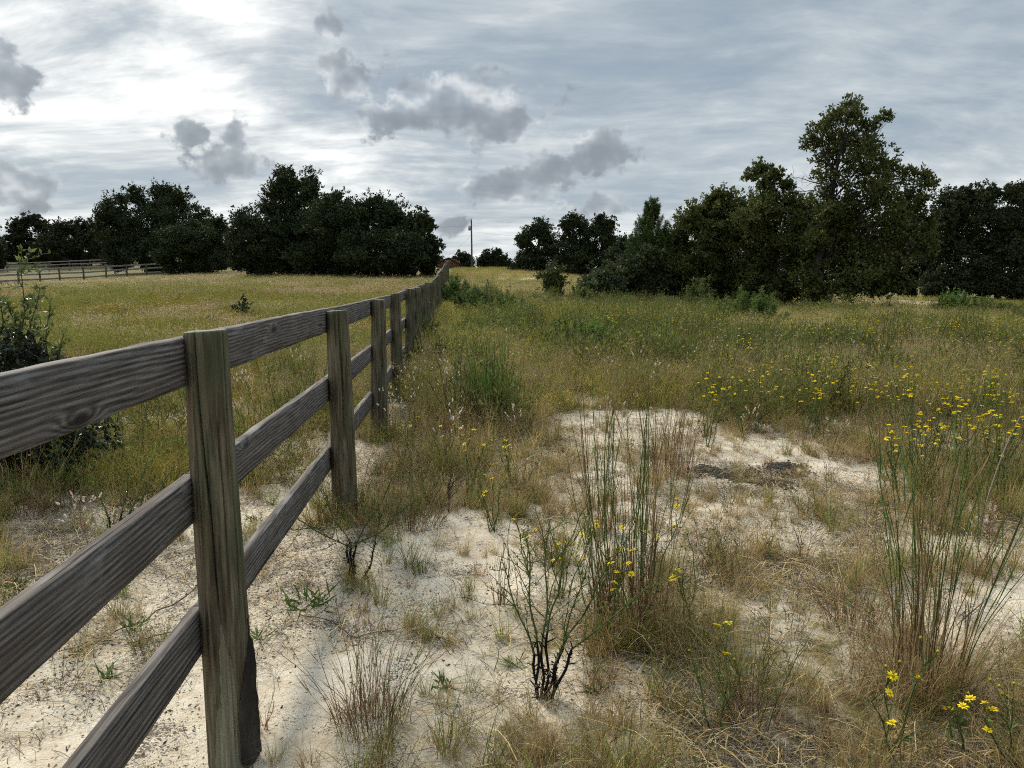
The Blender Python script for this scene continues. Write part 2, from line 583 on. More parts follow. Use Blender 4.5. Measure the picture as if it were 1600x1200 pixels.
def ground_mat():
    m, t = new_mat("sand_and_thatch")
    co = t.n("ShaderNodeTexCoord").outputs["Object"]
    cov = t.n("ShaderNodeAttribute", attribute_name="cover").outputs["Fac"]
    lit = t.n("ShaderNodeAttribute", attribute_name="litter").outputs["Fac"]
    grn = t.n("ShaderNodeAttribute", attribute_name="verge").outputs["Fac"]
    big = t.noise(co, 1.3, 5, .6)
    med = t.noise(co, 9.0, 5, .6)
    fin = t.noise(co, 55.0, 4, .65)
    grain = t.noise(co, 420.0, 2, .6)
    sand = t.ramp(t.m("ADD", t.m("MULTIPLY", med, .6), t.m("MULTIPLY", big, .4)), [(.30, (.375, .305, .215)), (.5, (.54, .475, .37)), (.7, (.635, .58, .475))])
    sand = t.mix(t.ss(grain, .5, .8, 0, .45), sand, (.30, .25, .19))
    # shreds of dead leaf and bark lying on the sand
    wv = t.v("ADD", co, t.v("SCALE", t.noise(co, 30, 2, .5, color=True), sc_=.03))
    sp = t.noise(t.v("MULTIPLY", wv, (1, 1.5, 1)), 62.0, 3, .6)
    sp2 = t.noise(t.v("MULTIPLY", wv, (1.6, 1, 1)), 120.0, 2, .6)
    patch = t.noise(co, 3.4, 4, .6)
    th = t.m("ADD", t.m("MULTIPLY", t.m("SUBTRACT", patch, .52), .75), t.m("MULTIPLY", t.m("SUBTRACT", lit, .6), .16))
    spk = t.ss(t.m("ADD", sp, th), .60, .65)
    spk2 = t.ss(t.m("ADD", sp2, th), .62, .67)
    dirt = t.ramp(fin, [(.3, (.035, .030, .027)), (.6, (.10, .083, .066)), (.8, (.19, .155, .115))])
    c = t.mix(t.m("MULTIPLY", t.m("MAXIMUM", spk, spk2), .9), sand, dirt)
    thatch = t.ramp(t.m("ADD", t.m("MULTIPLY", fin, .5), t.m("MULTIPLY", med, .5)), [(.3, (.045, .040, .016)), (.5, (.11, .098, .036)), (.7, (.20, .172, .075))])
    cv = t.ss(t.m("ADD", cov, t.m("MULTIPLY", t.m("SUBTRACT", med, .5), 1.4)), .50, 1.0)
    c = t.mix(cv, c, thatch)
    c = t.mix(grn, c, t.ramp(fin, [(.3, (.055, .07, .02)), (.7, (.13, .15, .045))]))
    hgt = t.m("ADD", t.m("ADD", t.m("MULTIPLY", med, 1.2), t.m("MULTIPLY", fin, .55)), t.m("ADD", t.m("MULTIPLY", grain, .10), t.m("MULTIPLY", t.m("MAXIMUM", spk, spk2), .25)))
    b = t.n("ShaderNodeBump", {"Strength": .8, "Distance": .02, "Height": hgt})
    p = t.n("ShaderNodeBsdfPrincipled", {"Base Color": c, "Roughness": .95, "Normal": b.outputs[0], "Specular IOR Level": .1})
    t.n("ShaderNodeOutputMaterial", {"Surface": p.outputs[0]})
    return m


# ------------------------------------------------------------------ ground
# bare sand, in metres: centre x, y, radii
def gp(px, py):
    y = CAMH * 1200 / (py - 440) if py > 441 else 200
    return ((px - 800) / 1200 * y, y)


BARE = []
for (px, py, ax, ay, k) in [
    (560, 1000, .50, .95, 1.0), (520, 1130, .40, .5, 1.0), (600, 900, .45, .7, .9), (700, 905, .55, .35, .8), (760, 830, .5, .45, .6), (470, 1180, .25, .4, 1.0),
    (150, 1080, .9, .9, 1.1), (240, 900, .85, 1.1, 1.1), (80, 850, .8, .7, .8), (430, 790, .5, 1.3, 1.0), (450, 700, .6, .8, .75), (300, 1150, .6, .6, 1.1),
    (905, 625, .32, 1.3, .95), (925, 690, .70, 1.1, 1.05), (1000, 655, .95, .9, 1.05), (1090, 680, 1.0, .8, .95), (1180, 740, .70, .65, 1.35), (1110, 840, .75, .55, 1.0), (1150, 800, .6, .5, .8),
    (950, 760, .5, .55, .8), (870, 740, .45, .7, .85), (800, 930, .35, .35, .8), (1560, 930, .55, .45, 1.0), (1480, 860, .45, .4, .7), (1230, 860, .5, .35, .7), (1330, 800, .5, .35, .4), (1000, 1100, .25, .2, .5),
    (1550, 700, .5, .5, .4), (1240, 940, .3, .25, .45), (450, 610, .9, 1.5, .85), (345, 640, .9, 1.2, .85), (240, 625, .9, 1.4, .6), (700, 1060, .3, .3, .55), (870, 575, .30, 1.0, .6), (860, 600, .4, 1.2, .9), (862, 568, .45, 2.0, .8), (850, 545, .5, 2.4, .7)]:
    BARE.append((*gp(px, py), ax, ay, k))
BAREFAR = [  # pixel column, distance, radii: sand showing far off
    (1400, 43.5, 6.5, 3.0, 1.3), (1470, 43, 2.5, 1.5, .9), (960, 40, 1.4, 1.0, .7), (845, 62, 4.5, 5.5, 1.4), (812, 72, 5, 4, 1.4), (765, 80, 4.5, 3, 1.0), (1120, 46, 2.0, 1.2, .8), (990, 44, 1.8, 1.2, .8),
    (900, 44, 2.6, 1.8, 1.1), (860, 39, 2.2, 1.6, 1.1), (915, 31, 1.4, 1.0, .9), (380, 66, 7, 2.0, .8), (930, 48, 2.4, .8, .6), (1560, 40, 1.5, .7, .6)]
for (px, y, ax, ay, k) in BAREFAR:
    BARE.append(((px - 800) / 1200 * y, y, ax, ay, k))


def cover(x, y):
    """0 bare sand .. 1 closed grass"""
    x = np.asarray(x, float)
    y = np.asarray(y, float)
    wx = x + (fbm(x * 1.3, y * 1.3, 21, 3) - .5) * .8
    wy = y + (fbm(x * 1.3, y * 1.3, 31, 3) - .5) * .8
    b = np.zeros_like(wx)
    for (cx, cy, ax, ay, k) in BARE:
        q = ((wx - cx) / ax) ** 2 + ((wy - cy) / ay) ** 2
        b = np.maximum(b, k * np.exp(-q * .75))
    n = fbm(x * .9, y * .9, 41, 4)
    base = .62 + .5 * sstep(y, 7.5, 11) + .1 * sstep(y, 20, 40) + (n - .5) * .9
    # near the fence on both sides and close to the camera the cover is thin
    base -= .04 * (1 - sstep(y, 4.5, 8))
    base = base + .30 * sstep(x, .15, 1.1) * (1 - sstep(y, 6.2, 8)) * (1 - .5 * sstep(y, 4.4, 6))
    fo = x - (-.752 - .0708 * y)
    base = base + .26 * sstep(fo, .15, .4) * (1 - sstep(fo, 1.3, 2.0)) * sstep(y, 4.3, 5.4) * (1 - sstep(y, 8, 10))
    b = b * (1 - .45 * sstep(fo, .15, .4) * (1 - sstep(fo, 1.1, 1.7)) * sstep(y, 4.5, 5.6))
    return np.clip(base - (.80 + .9 * (fbm(x * 2.2, y * 2.2, 45, 3) - .5)) * b, 0, 1)


def build_ground():
    def axis(lo, hi, near_lo, near_hi, step, grow):
        a = list(np.arange(near_lo, near_hi, step))
        s, v = step, near_hi
        while v < hi:
            a.append(v)
            s *= grow
            v += s
        a.append(hi)
        s, v = step, near_lo
        pre = []
        while v > lo:
            s *= grow
            v -= s
            pre.append(max(v, lo))
        return np.array(sorted(set(np.round(pre + a, 4))))
    xs = axis(-2500, 2500, -4.0, 5.0, .06, 1.06)
    ys = axis(-60, 3000, 1.8, 8.5, .06, 1.035)
    X, Y = np.meshgrid(xs, ys)
    Z = terrain(X, Y)
    cv = cover(X, Y)
    # thatch raises the ground a little
    nx, ny = len(xs), len(ys)
    V = np.stack([X, Y, Z], -1).reshape(-1, 3)
    i = (np.arange(ny - 1)[:, None] * nx + np.arange(nx - 1)[None]).ravel()
    F = np.stack([i, i + 1, i + nx + 1, i + nx], -1)
    mb = MB()
    mb.add(V, F, (1, 1, 1))
    me = mb.mesh("ground", ground_mat(), smooth=True)
    a = me.attributes.new("cover", "FLOAT", "POINT")
    a.data.foreach_set("value", cv.ravel().astype(np.float32))
    lt = .30 + .55 * fbm(X * .8, Y * .8, 77, 3)
    mx, my = gp(1175, 745)
    lt = lt + .9 * np.exp(-(((X - mx) / .42) ** 2 + ((Y - my) / .45) ** 2))
    lx, ly = gp(60, 870)
    lt = lt + .35 * np.exp(-(((X - lx) / .9) ** 2 + ((Y - ly) / 1.0) ** 2))
    lt = lt - .15 * np.exp(-(((X + .9) / .8) ** 2 + ((Y - 2.6) / 1.4) ** 2))
    a = me.attributes.new("litter", "FLOAT", "POINT")
    a.data.foreach_set("value", lt.ravel().astype(np.float32))
    vg = sstep(Y, 84, 90) * (1 - sstep(np.abs(X + 2), 10, 16)) * .9
    a = me.attributes.new("verge", "FLOAT", "POINT")
    a.data.foreach_set("value", vg.ravel().astype(np.float32))
    obj("ground", me, kind="structure", label="pale sandy ground with dead leaf litter and thin grass")


build_ground()

# ------------------------------------------------------------------ fence
def board_mesh(L, seed, nx=44, H=.150, T=.038):
    """board along +X from 0 to L, Z height centred, Y thickness; wavy worn edges"""
    rs = np.random.RandomState(seed)
    c = .004
    prof = []
    ring = [(-T / 2, -H / 2 + c), (-T / 2, -H / 6), (-T / 2, H / 6), (-T / 2, H / 2 - c), (-T / 2 + c, H / 2), (T / 2 - c, H / 2), (T / 2, H / 2 - c), (T / 2, H / 6), (T / 2, -H / 6), (T / 2, -H / 2 + c), (T / 2 - c, -H / 2), (-T / 2 + c, -H / 2)]
    k = len(ring)
    xs = np.linspace(0, L, nx)
    bow = .006 * np.sin(xs / L * pi) * rs.uniform(-1, 1)
    cup = .004 * np.sin(xs * 1.7 + rs.uniform(0, 6))
    V = []
    for i, x in enumerate(xs):
        for j, (y, z) in enumerate(ring):
            e = (fbm([x * 5 + seed], [j * .9 + seed * 3.1], 3, 2)[0] - .5) * (.006 if abs(z) > H / 3 else .0015)
            xe = x + (0 if 0 < i < nx - 1 else (rs.uniform(-.003, .003)))
            V.append((xe, y + bow[i] * .6 + cup[i] * .4 + e * .3, z + bow[i] + e))
    F = []
    for i in range(nx - 1):
        for j in range(k):
            F.append((i * k + j, i * k + (j + 1) % k, (i + 1) * k + (j + 1) % k, (i + 1) * k + j))
    n0 = len(V)
    for i in (0, nx - 1):
        m = np.mean(V[i * k:(i + 1) * k], 0)
        V.append(tuple(m))
        ci = len(V) - 1
        for j in range(k):
            a, b = i * k + j, i * k + (j + 1) % k
            if i == 0:
                a, b = b, a
            F.append((a, b, ci, ci))
    mb = MB()
    mb.add(V, F, (1, 1, 1))
    me = mb.mesh("board", M_BOARD)
    return me


def post_mesh(Hh, r0, r1, seed, hi=False, crack=None, peel=None):
    na, nz = (hi, int(hi * .55)) if hi else (24, 14)
    rs = np.random.RandomState(seed)
    an = np.arange(na) * 2 * pi / na
    zs = np.linspace(-.25, Hh, nz)
    A, Z = np.meshgrid(an, zs)
    f = np.clip(Z / Hh, 0, 1)
    R = r0 + (r1 - r0) * f
    R = R * (1 + .05 * (fbm(np.cos(A) * 1.2 + seed, Z * 1.1 + np.sin(A) * 1.2, seed, 3) - .5) * 2)
    R = R + .004 * (fbm(A * 9, Z * 2.0, seed + 5, 3) - .5)
    bend = .012 * np.sin(Z * 1.6 + rs.uniform(0, 6))
    peelv = np.zeros_like(R)
    if crack is not None:
        for (a0, drift, z0, z1, w, dep) in crack:
            ac = a0 + drift * (Z - z0) + .03 * np.sin(Z * 9)
            dd = np.abs((A - ac + pi) % (2 * pi) - pi)
            R = R - dep * np.exp(-(dd / w) ** 2) * sstep(Z, z0, z0 + .15) * (1 - sstep(Z, z1 - .02, z1 + .02) if z1 < Hh else 1)
    if peel is not None:
        for (a0, z0, z1, w) in peel:
            dd = np.abs((A - a0 + pi) % (2 * pi) - pi)
            tt = np.clip((Z - z0) / (z1 - z0), 0, 1)
            wid = w * (1 - tt ** 1.4) + (fbm(A * 4, Z * 9, seed + 2, 3) - .5) * .5
            pv = sstep(wid - dd, -.10, .10) * sstep(Z, z0 - .08, z0 + .02) * (1 - sstep(Z, z1 - .03, z1))
            peelv = np.maximum(peelv, pv)
            R = R - .006 * pv
    R = R * np.where(Z > Hh - .012, .985, 1)
    V = np.stack([R * np.cos(A) + bend, R * np.sin(A), Z], -1).reshape(-1, 3)
    i = (np.arange(nz - 1)[:, None] * na + np.arange(na)[None])
    i2 = (np.arange(nz - 1)[:, None] * na + (np.arange(na)[None] + 1) % na)
    F = np.stack([i, i2, i2 + na, i + na], -1).reshape(-1, 4)
    # cut top: two rings and a centre
    top = V[(nz - 1) * na:]
    ctr = top.mean(0)
    tilt = rs.uniform(-.010, .010, 2)
    v1 = ctr + (top - ctr) * .97
    v1[:, 2] += .003 + (v1[:, 0] - ctr[0]) * tilt[0] / r1
    v2 = ctr + (top - ctr) * .45
    v2[:, 2] += .003 + (fbm(np.cos(an) * 2, np.sin(an) * 2, seed, 2) - .5) * .006
    n0 = len(V)
    V = np.concatenate([V, v1, v2, [ctr + (0, 0, .002)]])
    j, j2 = np.arange(na), (np.arange(na) + 1) % na
    base = (nz - 1) * na
    F = np.concatenate([F, np.stack([base + j, base + j2, n0 + j2, n0 + j], -1), np.stack([n0 + j, n0 + j2, n0 + na + j2, n0 + na + j], -1),
                        np.stack([n0 + na + j, n0 + na + j2, np.full(na, n0 + 2 * na), np.full(na, n0 + 2 * na)], -1)])
    mb = MB()
    mb.add(V, F, (1, 1, 1))
    me = mb.mesh("post", M_POST, smooth=False)
    a = me.attributes.new("peel", "FLOAT", "POINT")
    a.data.foreach_set("value", np.concatenate([peelv.ravel(), np.zeros(2 * na + 1)]).astype(np.float32))
    a = me.attributes.new("cut", "FLOAT", "POINT")
    cut = np.zeros(len(V))
    cut[n0:] = 1
    a.data.foreach_set("value", cut.astype(np.float32))
    sm = np.ones(len(me.polygons), bool)
    sm[(nz - 1) * na:] = False
    me.polygons.foreach_set("use_smooth", sm)
    return me


FH = 1.335
NPOST = 27


def fence_xy(n):
    y = 2.37 + (n - 1) * 2.455
    return (-.752 - .0708 * y - (.014 if n == 1 else 0), y)


def build_fence():
    root = empty("board_fence", (*fence_xy(1), 0), "long weathered three-board fence with round posts running from the foreground up the hill", "fence")
    ox, oy = fence_xy(1)
    far_posts = [post_mesh(FH + .008, .078, .066, 50 + i) for i in range(4)]
    tops = []
    for n in range(0, NPOST + 1):
        x, y = fence_xy(n)
        x += random.uniform(-.012, .012) if n > 3 else 0
        gz = float(terrain(x, y))
        if n <= 3:
            gz = {0: 0, 1: -.075, 2: -.03, 3: -.018}[n]
        hp = FH - gz if n <= 3 else FH
        tops.append((x, y, gz + hp))
        if n == 1:
            me = post_mesh(hp + .012, .080, .0655, 1, 240, crack=[(radians(-75), -.43, .50, 9, .032, .024), (radians(-48), -.05, .45, 1.15, .03, .007), (radians(-110), .05, .62, 1.25, .03, .006), (radians(-62), .08, .0, .42, .03, .008), (radians(-20), .02, .5, 9, .035, .010)],
                           peel=[(radians(-76), -.12, .52, .78)])
        elif n in (2, 3, 4, 5):
            me = post_mesh(FH + .012, .082, .070, 10 + n, 120, crack=[(radians(-100 + 15 * n), 0.04, .3 + .1 * n, 9, .06, .018)])
        else:
            me = far_posts[n % 4]
        o = obj("post", me, root, (x - ox, y - oy, gz))
        o.rotation_euler = (random.uniform(-.012, .012), random.uniform(-.012, .012), 0 if n <= 5 else random.uniform(0, 6))
        if n == 1:
            o.rotation_euler = (0, 0, 0)
            # strip of dark bark still clinging to the foot of this post
            mb = MB()
            an = np.linspace(radians(-52), radians(8), 18)
            zs = np.linspace(.02, .50, 34)
            A, Z = np.meshgrid(an, zs)
            wl = radians(-52) + .75 * sstep(Z, .18, .50) + .22 * (fbm(Z * 14, Z * 0, 3, 3) - .5)
            A2 = np.maximum(A, wl)
            wr = radians(8) - .35 * sstep(Z, .30, .5) - .25 * (fbm(Z * 11 + 5, Z * 0, 8, 3) - .5)
            A2 = np.minimum(A2, np.maximum(wr, wl + .02))
            Rr = .0825 - .011 * Z + .014 * (.4 + fbm(A * 8, Z * 24, 9, 3) * .8) * sstep(A2 - wl, -.01, .07)
            V = np.stack([Rr * np.cos(A2) + .004, Rr * np.sin(A2), Z], -1).reshape(-1, 3)
            ii = (np.arange(33)[:, None] * 18 + np.arange(17)[None]).ravel()
            mb.add(V, np.stack([ii, ii + 1, ii + 19, ii + 18], -1), (.04, .035, .03))
            obj("bark", mb.mesh("bark", M_BARK), o, label="dark flake of bark left on the foot of the nearest post")
    shared = [board_mesh(2.455, 200 + i, 24) for i in range(5)]
    for n in range(0, NPOST):
        a, b = Vector(tops[n]), Vector(tops[n + 1])
        for k, hz in enumerate((0.078, 0.512, 0.952)):
            j1, j2 = random.uniform(-.012, .012), random.uniform(-.012, .012)
            if n <= 2:
                j1 = j2 = 0
            A = a + Vector((-.085, .0, -hz + j1))
            B = b + Vector((-.085, .0, -hz + j2))
            d = B - A
            L = d.length
            gap = .002
            me = board_mesh(L - 2 * gap, 300 + n * 3 + k, 60) if n <= 3 else shared[(n * 3 + k) % 5]
            o = obj("board", me, root)
            xa = d.normalized()
            za = (Vector((0, 0, 1)) - xa * xa.z).normalized()
            ya = za.cross(xa)
            Mx = Matrix((xa, ya, za)).transposed().to_4x4()
            Mx.translation = A + xa * gap - Vector((ox, oy, 0))
            if n > 3:
                Mx = Mx @ Matrix.Scale((L - 2 * gap) / 2.455, 4, (1, 0, 0))
            # local matrix (parent sits at ox, oy)
            o.matrix_local = Mx
            # nail heads where the board meets its posts
    return root


build_fence()


M_PALE = plain_mat("pale_rail", (.20, .185, .17), .8, (1, 9, 30), .35)  # paler than the near boards, standing in for light on the rail tops


def far_fence(name, pts, label, rails=3, h=1.35):
    ox, oy, oz = pts[0]
    root = empty(name, pts[0], label, "fence", "paddock fences beyond the pasture")
    pm = post_mesh(h, .085, .075, 77)
    bm = [board_mesh(2.6, 400 + i, 8) for i in range(2)]
    for b_ in bm:
        b_.materials[0] = M_PALE
    allp = []
    for i in range(len(pts) - 1):
        a, b = Vector(pts[i]), Vector(pts[i + 1])
        k = max(1, int((b - a).length / 2.6))
        for j in range(k + (1 if i == len(pts) - 2 else 0)):
            p = a.lerp(b, j / k)
            p.z = float(terrain(p.x, p.y))
            allp.append(p)
    for i, p in enumerate(allp):
        o = obj("post", pm, root, (p.x - ox, p.y - oy, p.z - oz))
        o.rotation_euler = (random.uniform(-.02, .02), random.uniform(-.02, .02), random.uniform(0, 6))
        if i + 1 < len(allp):
            q = allp[i + 1]
            for hz in (h - .09, h * .62, h * .28)[:rails]:
                A = p + Vector((0, -.10, hz + random.uniform(-.02, .02)))
                B = q + Vector((0, -.10, hz + random.uniform(-.02, .02)))
                d = B - A
                xa = d.normalized()
                za = (Vector((0, 0, 1)) - xa * xa.z).normalized()
                Mx = Matrix((xa, za.cross(xa), za)).transposed().to_4x4()
                Mx.translation = A - Vector((ox, oy, oz))
                ob = obj("board", bm[i % 2], root)
                ob.matrix_local = Mx @ Matrix.Scale(d.length / 2.6, 4, (1, 0, 0))


far_fence("paddock_fence", [GX(-40, 60), GX(100, 72), GX(290, 88), GX(480, 104)], "grey three-rail paddock fence running up to the round dark bush")
far_fence("paddock_fence", [GX(20, 108), GX(180, 110), GX(420, 112)], "most distant pale rail fence under the big domed oak")

# ------------------------------------------------------------------ trees
def limb_paths(starts, ends, S, rng, wob, sag=.15):
    t = np.linspace(0, 1, S)[None, :, None]
    P = starts[:, None] * (1 - t) + ends[:, None] * t
    n = len(starts)
    L = np.linalg.norm(ends - starts, axis=1)[:, None, None]
    ph = rng.uniform(0, 6, (n, 1, 3))
    P = P + np.sin(t * 7 + ph) * wob * L * (t * (1 - t) * 4) * .5
    P[..., 2] += (np.sin(t[..., 0] * pi) * sag * L[..., 0])
    return P


def make_tree(name, label, base_px, d, lobes, leaf=.22, n_per=900, col=(.032, .042, .016), group=None, trunk_r=.2, mat=None, aspect=.42, depth=.6, clump=.26, fork=.3, fill=1.0, skirt=True, vary=.22, seed=1, lean=None, bare=None, solid=True):
    """lobes: (px, py, r_px) outlines of leaf masses, placed round the tree's own distance d"""
    rng = np.random.default_rng(seed)
    mat = mat or M_LEAF
    base = GX(base_px, d)
    root = empty(name, base, label, "tree", group)
    B = np.array(base)
    cs, rs_ = [], []
    if skirt:             # low boughs reaching the grass
        xs_ = [q[0] for q in lobes if q[1] + q[2] * 2.2 > 400]
        gy = 440 + (CAMH - base.z) * 1200 / d
        if xs_:
            step = 1500 / d * (.9 + .3 * (seed % 3))
            lobes = list(lobes) + [(min(xs_) + 4 + k * step + rng.uniform(-.3, .3) * step, gy - 1150 / d * rng.uniform(.7, 1.4), 1150 / d * rng.uniform(.8, 1.2)) for k in range(int((max(xs_) - min(xs_)) / step) + 1)]
    for (px, py, r) in lobes:
        p = np.array(W(px, py, d))
        rr = r / 1200 * d
        p[1] += rng.uniform(-1, 1) * depth * min(rr * 1.6, 3.0)
        cs.append(p - B)
        rs_.append(rr)
    cs, rs_ = np.array(cs), np.array(rs_)
    mid_z = cs[:, 2].max() * .52
    mb = MB()
    for c, r in zip(cs, rs_):
        nl = int(n_per * (r / leaf) ** 2 * .036 * (1.5 if fill < .5 and c[2] < mid_z * 1.15 else 1)) + 60
        nc = max(8, int(30 * (.26 / clump) ** 2))
        u = rdir(nc, rng)
        rho = rng.uniform(0, 1, nc) ** .40
        cc = c + u * (rho * r * (1 - clump * .45))[:, None] * np.array([1, 1, .92])
        rc = r * clump * rng.uniform(.75, 1.5, nc)
        k = rng.integers(0, nc, nl)
        uu = rdir(nl, rng) * (rng.uniform(0, 1, nl) ** .45)[:, None]
        P = cc[k] + uu * rc[k][:, None] * np.array([1.15, 1.15, .8])
        P[:, 2] = np.maximum(P[:, 2], .05)
        A = unit(rdir(nl, rng) + unit(P - c) * .7 + np.array([0, 0, .15]))
        Bv = unit(np.cross(A, rdir(nl, rng)))
        Ls = leaf * rng.uniform(.6, 1.3, nl)
        cl = np.array(col) * rng.uniform(1 - vary, 1 + vary, (nl, 1)) * (1 + .25 * (rng.uniform(size=(nc, 1))[k] - .5))
        yel = rng.uniform(size=nl) < .03
        cl[yel] *= np.array([1.5, 1.25, .8])
        mb.leaves(P, A, Bv, Ls, Ls * aspect, cl, .06)
        # sprigs breaking the outline
        ns = 16
        u = unit(rdir(ns, rng) + np.array([0, 0, .35]))
        o = c + u * r * rng.uniform(.80, .98, (ns, 1))
        q = np.repeat(np.arange(ns), 16)
        ln = r * rng.uniform(.12, .36, ns)
        dv = unit(u + rdir(ns, rng) * .5 + np.array([0, 0, .4]))
        P = o[q] + dv[q] * (ln[q] * rng.uniform(0, 1, len(q)))[:, None] + rng.normal(size=(len(q), 3)) * leaf * .35
        P[:, 2] = np.maximum(P[:, 2], .05)
        A = unit(dv[q] + rdir(len(q), rng) * .9)
        Ls = leaf * rng.uniform(.6, 1.1, len(q))
        mb.leaves(P, A, unit(np.cross(A, rdir(len(q), rng))), Ls, Ls * aspect, np.array(col) * rng.uniform(.75, 1.3, (len(q), 1)), .06)
        if fill > 0:      # outsized, darker filler leaves added in the crown's core to block light
            nf = int(110 * (fill if c[2] > mid_z else max(fill, .6)))
            P = c + rdir(nf, rng) * (r * .62 * rng.uniform(0, 1, (nf, 1)) ** .4)
            P[:, 2] = np.maximum(P[:, 2], .05)
            A = rdir(nf, rng)
            mb.leaves(P - A * leaf, A, unit(np.cross(A, rdir(nf, rng))), leaf * 2.4, leaf * .8, np.array(col) * rng.uniform(.7, 1.1, (nf, 1)))
    crown = obj("crown", mb.mesh("crown", mat), root)
    # trunk and limbs
    top = cs[np.argmax(cs[:, 2])]
    mid = np.average(cs, axis=0, weights=rs_ ** 2)
    fk = np.array([mid[0] * .35, mid[1] * .2, max(.6, mid[2] * fork)]) if lean is None else np.array(lean)
    tb = MB()
    tip = cs[np.argmax(cs[:, 2])]
    tq = np.linspace(0, 1, 16)[:, None]
    lead = (1 - tq) ** 2 * np.array([0, 0, -.3]) + 2 * tq * (1 - tq) * np.array([fk[0], fk[1], tip[2] * .5]) + tq ** 2 * tip
    lead += np.sin(tq * 9 + rng.uniform(0, 6, (1, 3))) * .05 * trunk_r * 6 * np.array([1, 1, 0]) * tq
    tb.tubes(lead[None], trunk_r * np.linspace(1.25, .22, 16)[None], (.05, .045, .04), 8)
    obj("trunk", tb.mesh("trunk", M_BARK, True), root)
    lb = MB()
    hz = np.clip(cs[:, 2] * rng.uniform(.35, .75, len(cs)), fk[2] * .45, None)
    li = np.clip(np.searchsorted(lead[:, 2], hz), 1, 13)
    P = limb_paths(lead[li], cs, 9, rng, .10, .06)
    rad = (trunk_r * .42 * np.clip(rs_ / rs_.max(), .3, 1))[:, None] * np.linspace(1, .28, 9)[None]
    lb.tubes(P, rad, (.05, .045, .04), 6)
    nb = 7 * len(cs)
    k = np.repeat(np.arange(len(cs)), 7)
    ends = cs[k] + rdir(nb, rng) * (rs_[k] * .85)[:, None]
    ends[:, 2] = np.maximum(ends[:, 2], .3)
    st = P[k, rng.integers(4, 9, nb)]
    P2 = limb_paths(st, ends, 6, rng, .12, .03)
    lb.tubes(P2, (trunk_r * .16 * np.clip(rs_[k] / rs_.max(), .4, 1))[:, None] * np.linspace(1, .2, 6)[None], (.05, .045, .04), 4)
    obj("limbs", lb.mesh("limbs", M_BARK, True), root)
    if bare:
        bb = MB()
        for (x0, y0, x1, y1, n) in bare:
            s0 = np.array(W(x0, y0, d)) - B
            e0 = np.array(W(x1, y1, d)) - B
            P = limb_paths(s0[None], e0[None], 9, rng, .08, .02)
            bb.tubes(P, .03 * np.linspace(1.3, .35, 9)[None], (.16, .145, .13), 5)
            L = np.linalg.norm(e0 - s0)
            st = P[0][rng.integers(2, 9, n)]
            en = st + unit((e0 - s0)[None] + rng.normal(size=(n, 3)) * L * .6) * L * rng.uniform(.2, .5, (n, 1))
            bb.tubes(limb_paths(st, en, 6, rng, .15, 0), .012 * np.linspace(1.2, .4, 6)[None], (.18, .165, .15), 4)
        obj("dead_branch", bb.mesh("dead_branch", M_STEM), root, label="bare grey dead branches sticking out of the crown")
    return root


DK = (.038, .050, .021)
GL = "dark oaks across the pasture"
make_tree("oak_tree", "tall narrow dark tree rising above the clump behind the pasture", 455, 70, [(452, 285, 24), (438, 300, 22), (478, 282, 22), (487, 300, 18), (430, 325, 26), (468, 318, 34), (455, 350, 42), (440, 385, 45), (485, 370, 40)], .165, 900, DK, GL, .22, seed=11, depth=.5)
make_tree("oak_tree", "low dark oak at the end of the clump beside the gap to the round bush", 405, 67, [(378, 352, 20), (398, 350, 26), (372, 375, 22), (400, 378, 36), (425, 360, 28), (382, 400, 24), (420, 398, 34)], .165, 900, DK, GL, .18, seed=12)
make_tree("oak_tree", "broad dark oak just under the tall narrow tree's shoulder", 520, 65, [(505, 330, 28), (530, 322, 28), (488, 350, 34), (520, 355, 44), (550, 350, 36), (500, 392, 44), (545, 392, 42), (470, 402, 30)], .165, 900, DK, GL, .22, seed=13)
make_tree("oak_tree", "rounded dark oak between the broad oak and the ragged one by the fence", 590, 63, [(578, 326, 26), (605, 330, 28), (560, 345, 30), (590, 355, 42), (625, 350, 32), (575, 395, 42), (615, 395, 40)], .165, 900, DK, GL, .22, seed=14)
make_tree("oak_tree", "ragged dark oak nearest the far end of the board fence", 648, 62, [(655, 342, 17), (668, 352, 12), (640, 358, 24), (658, 378, 22), (676, 385, 14), (638, 392, 34), (664, 404, 22), (680, 404, 10), (615, 405, 26), (640, 418, 18)], .19, 1000, DK, GL, .18, seed=15)
make_tree("oak_tree", "big domed dark oak behind the paddock fence", 240, 96, [(240, 304, 20), (262, 306, 18), (215, 308, 18), (285, 318, 24), (190, 325, 26), (240, 328, 42), (165, 342, 18), (178, 362, 30), (215, 365, 48), (270, 360, 48), (310, 345, 24), (328, 352, 12), (190, 390, 30), (240, 392, 36)], .21, 900, DK, GL, .35, seed=16)
make_tree("round_bush", "large round dark bush standing in front of the domed oak", 305, 80, [(305, 368, 34), (280, 382, 30), (330, 378, 30), (264, 402, 20), (300, 400, 40), (338, 398, 26), (348, 410, 16), (340, 348, 12), (350, 358, 10)], .16, 1000, DK, GL, .2, seed=17, fork=.15)
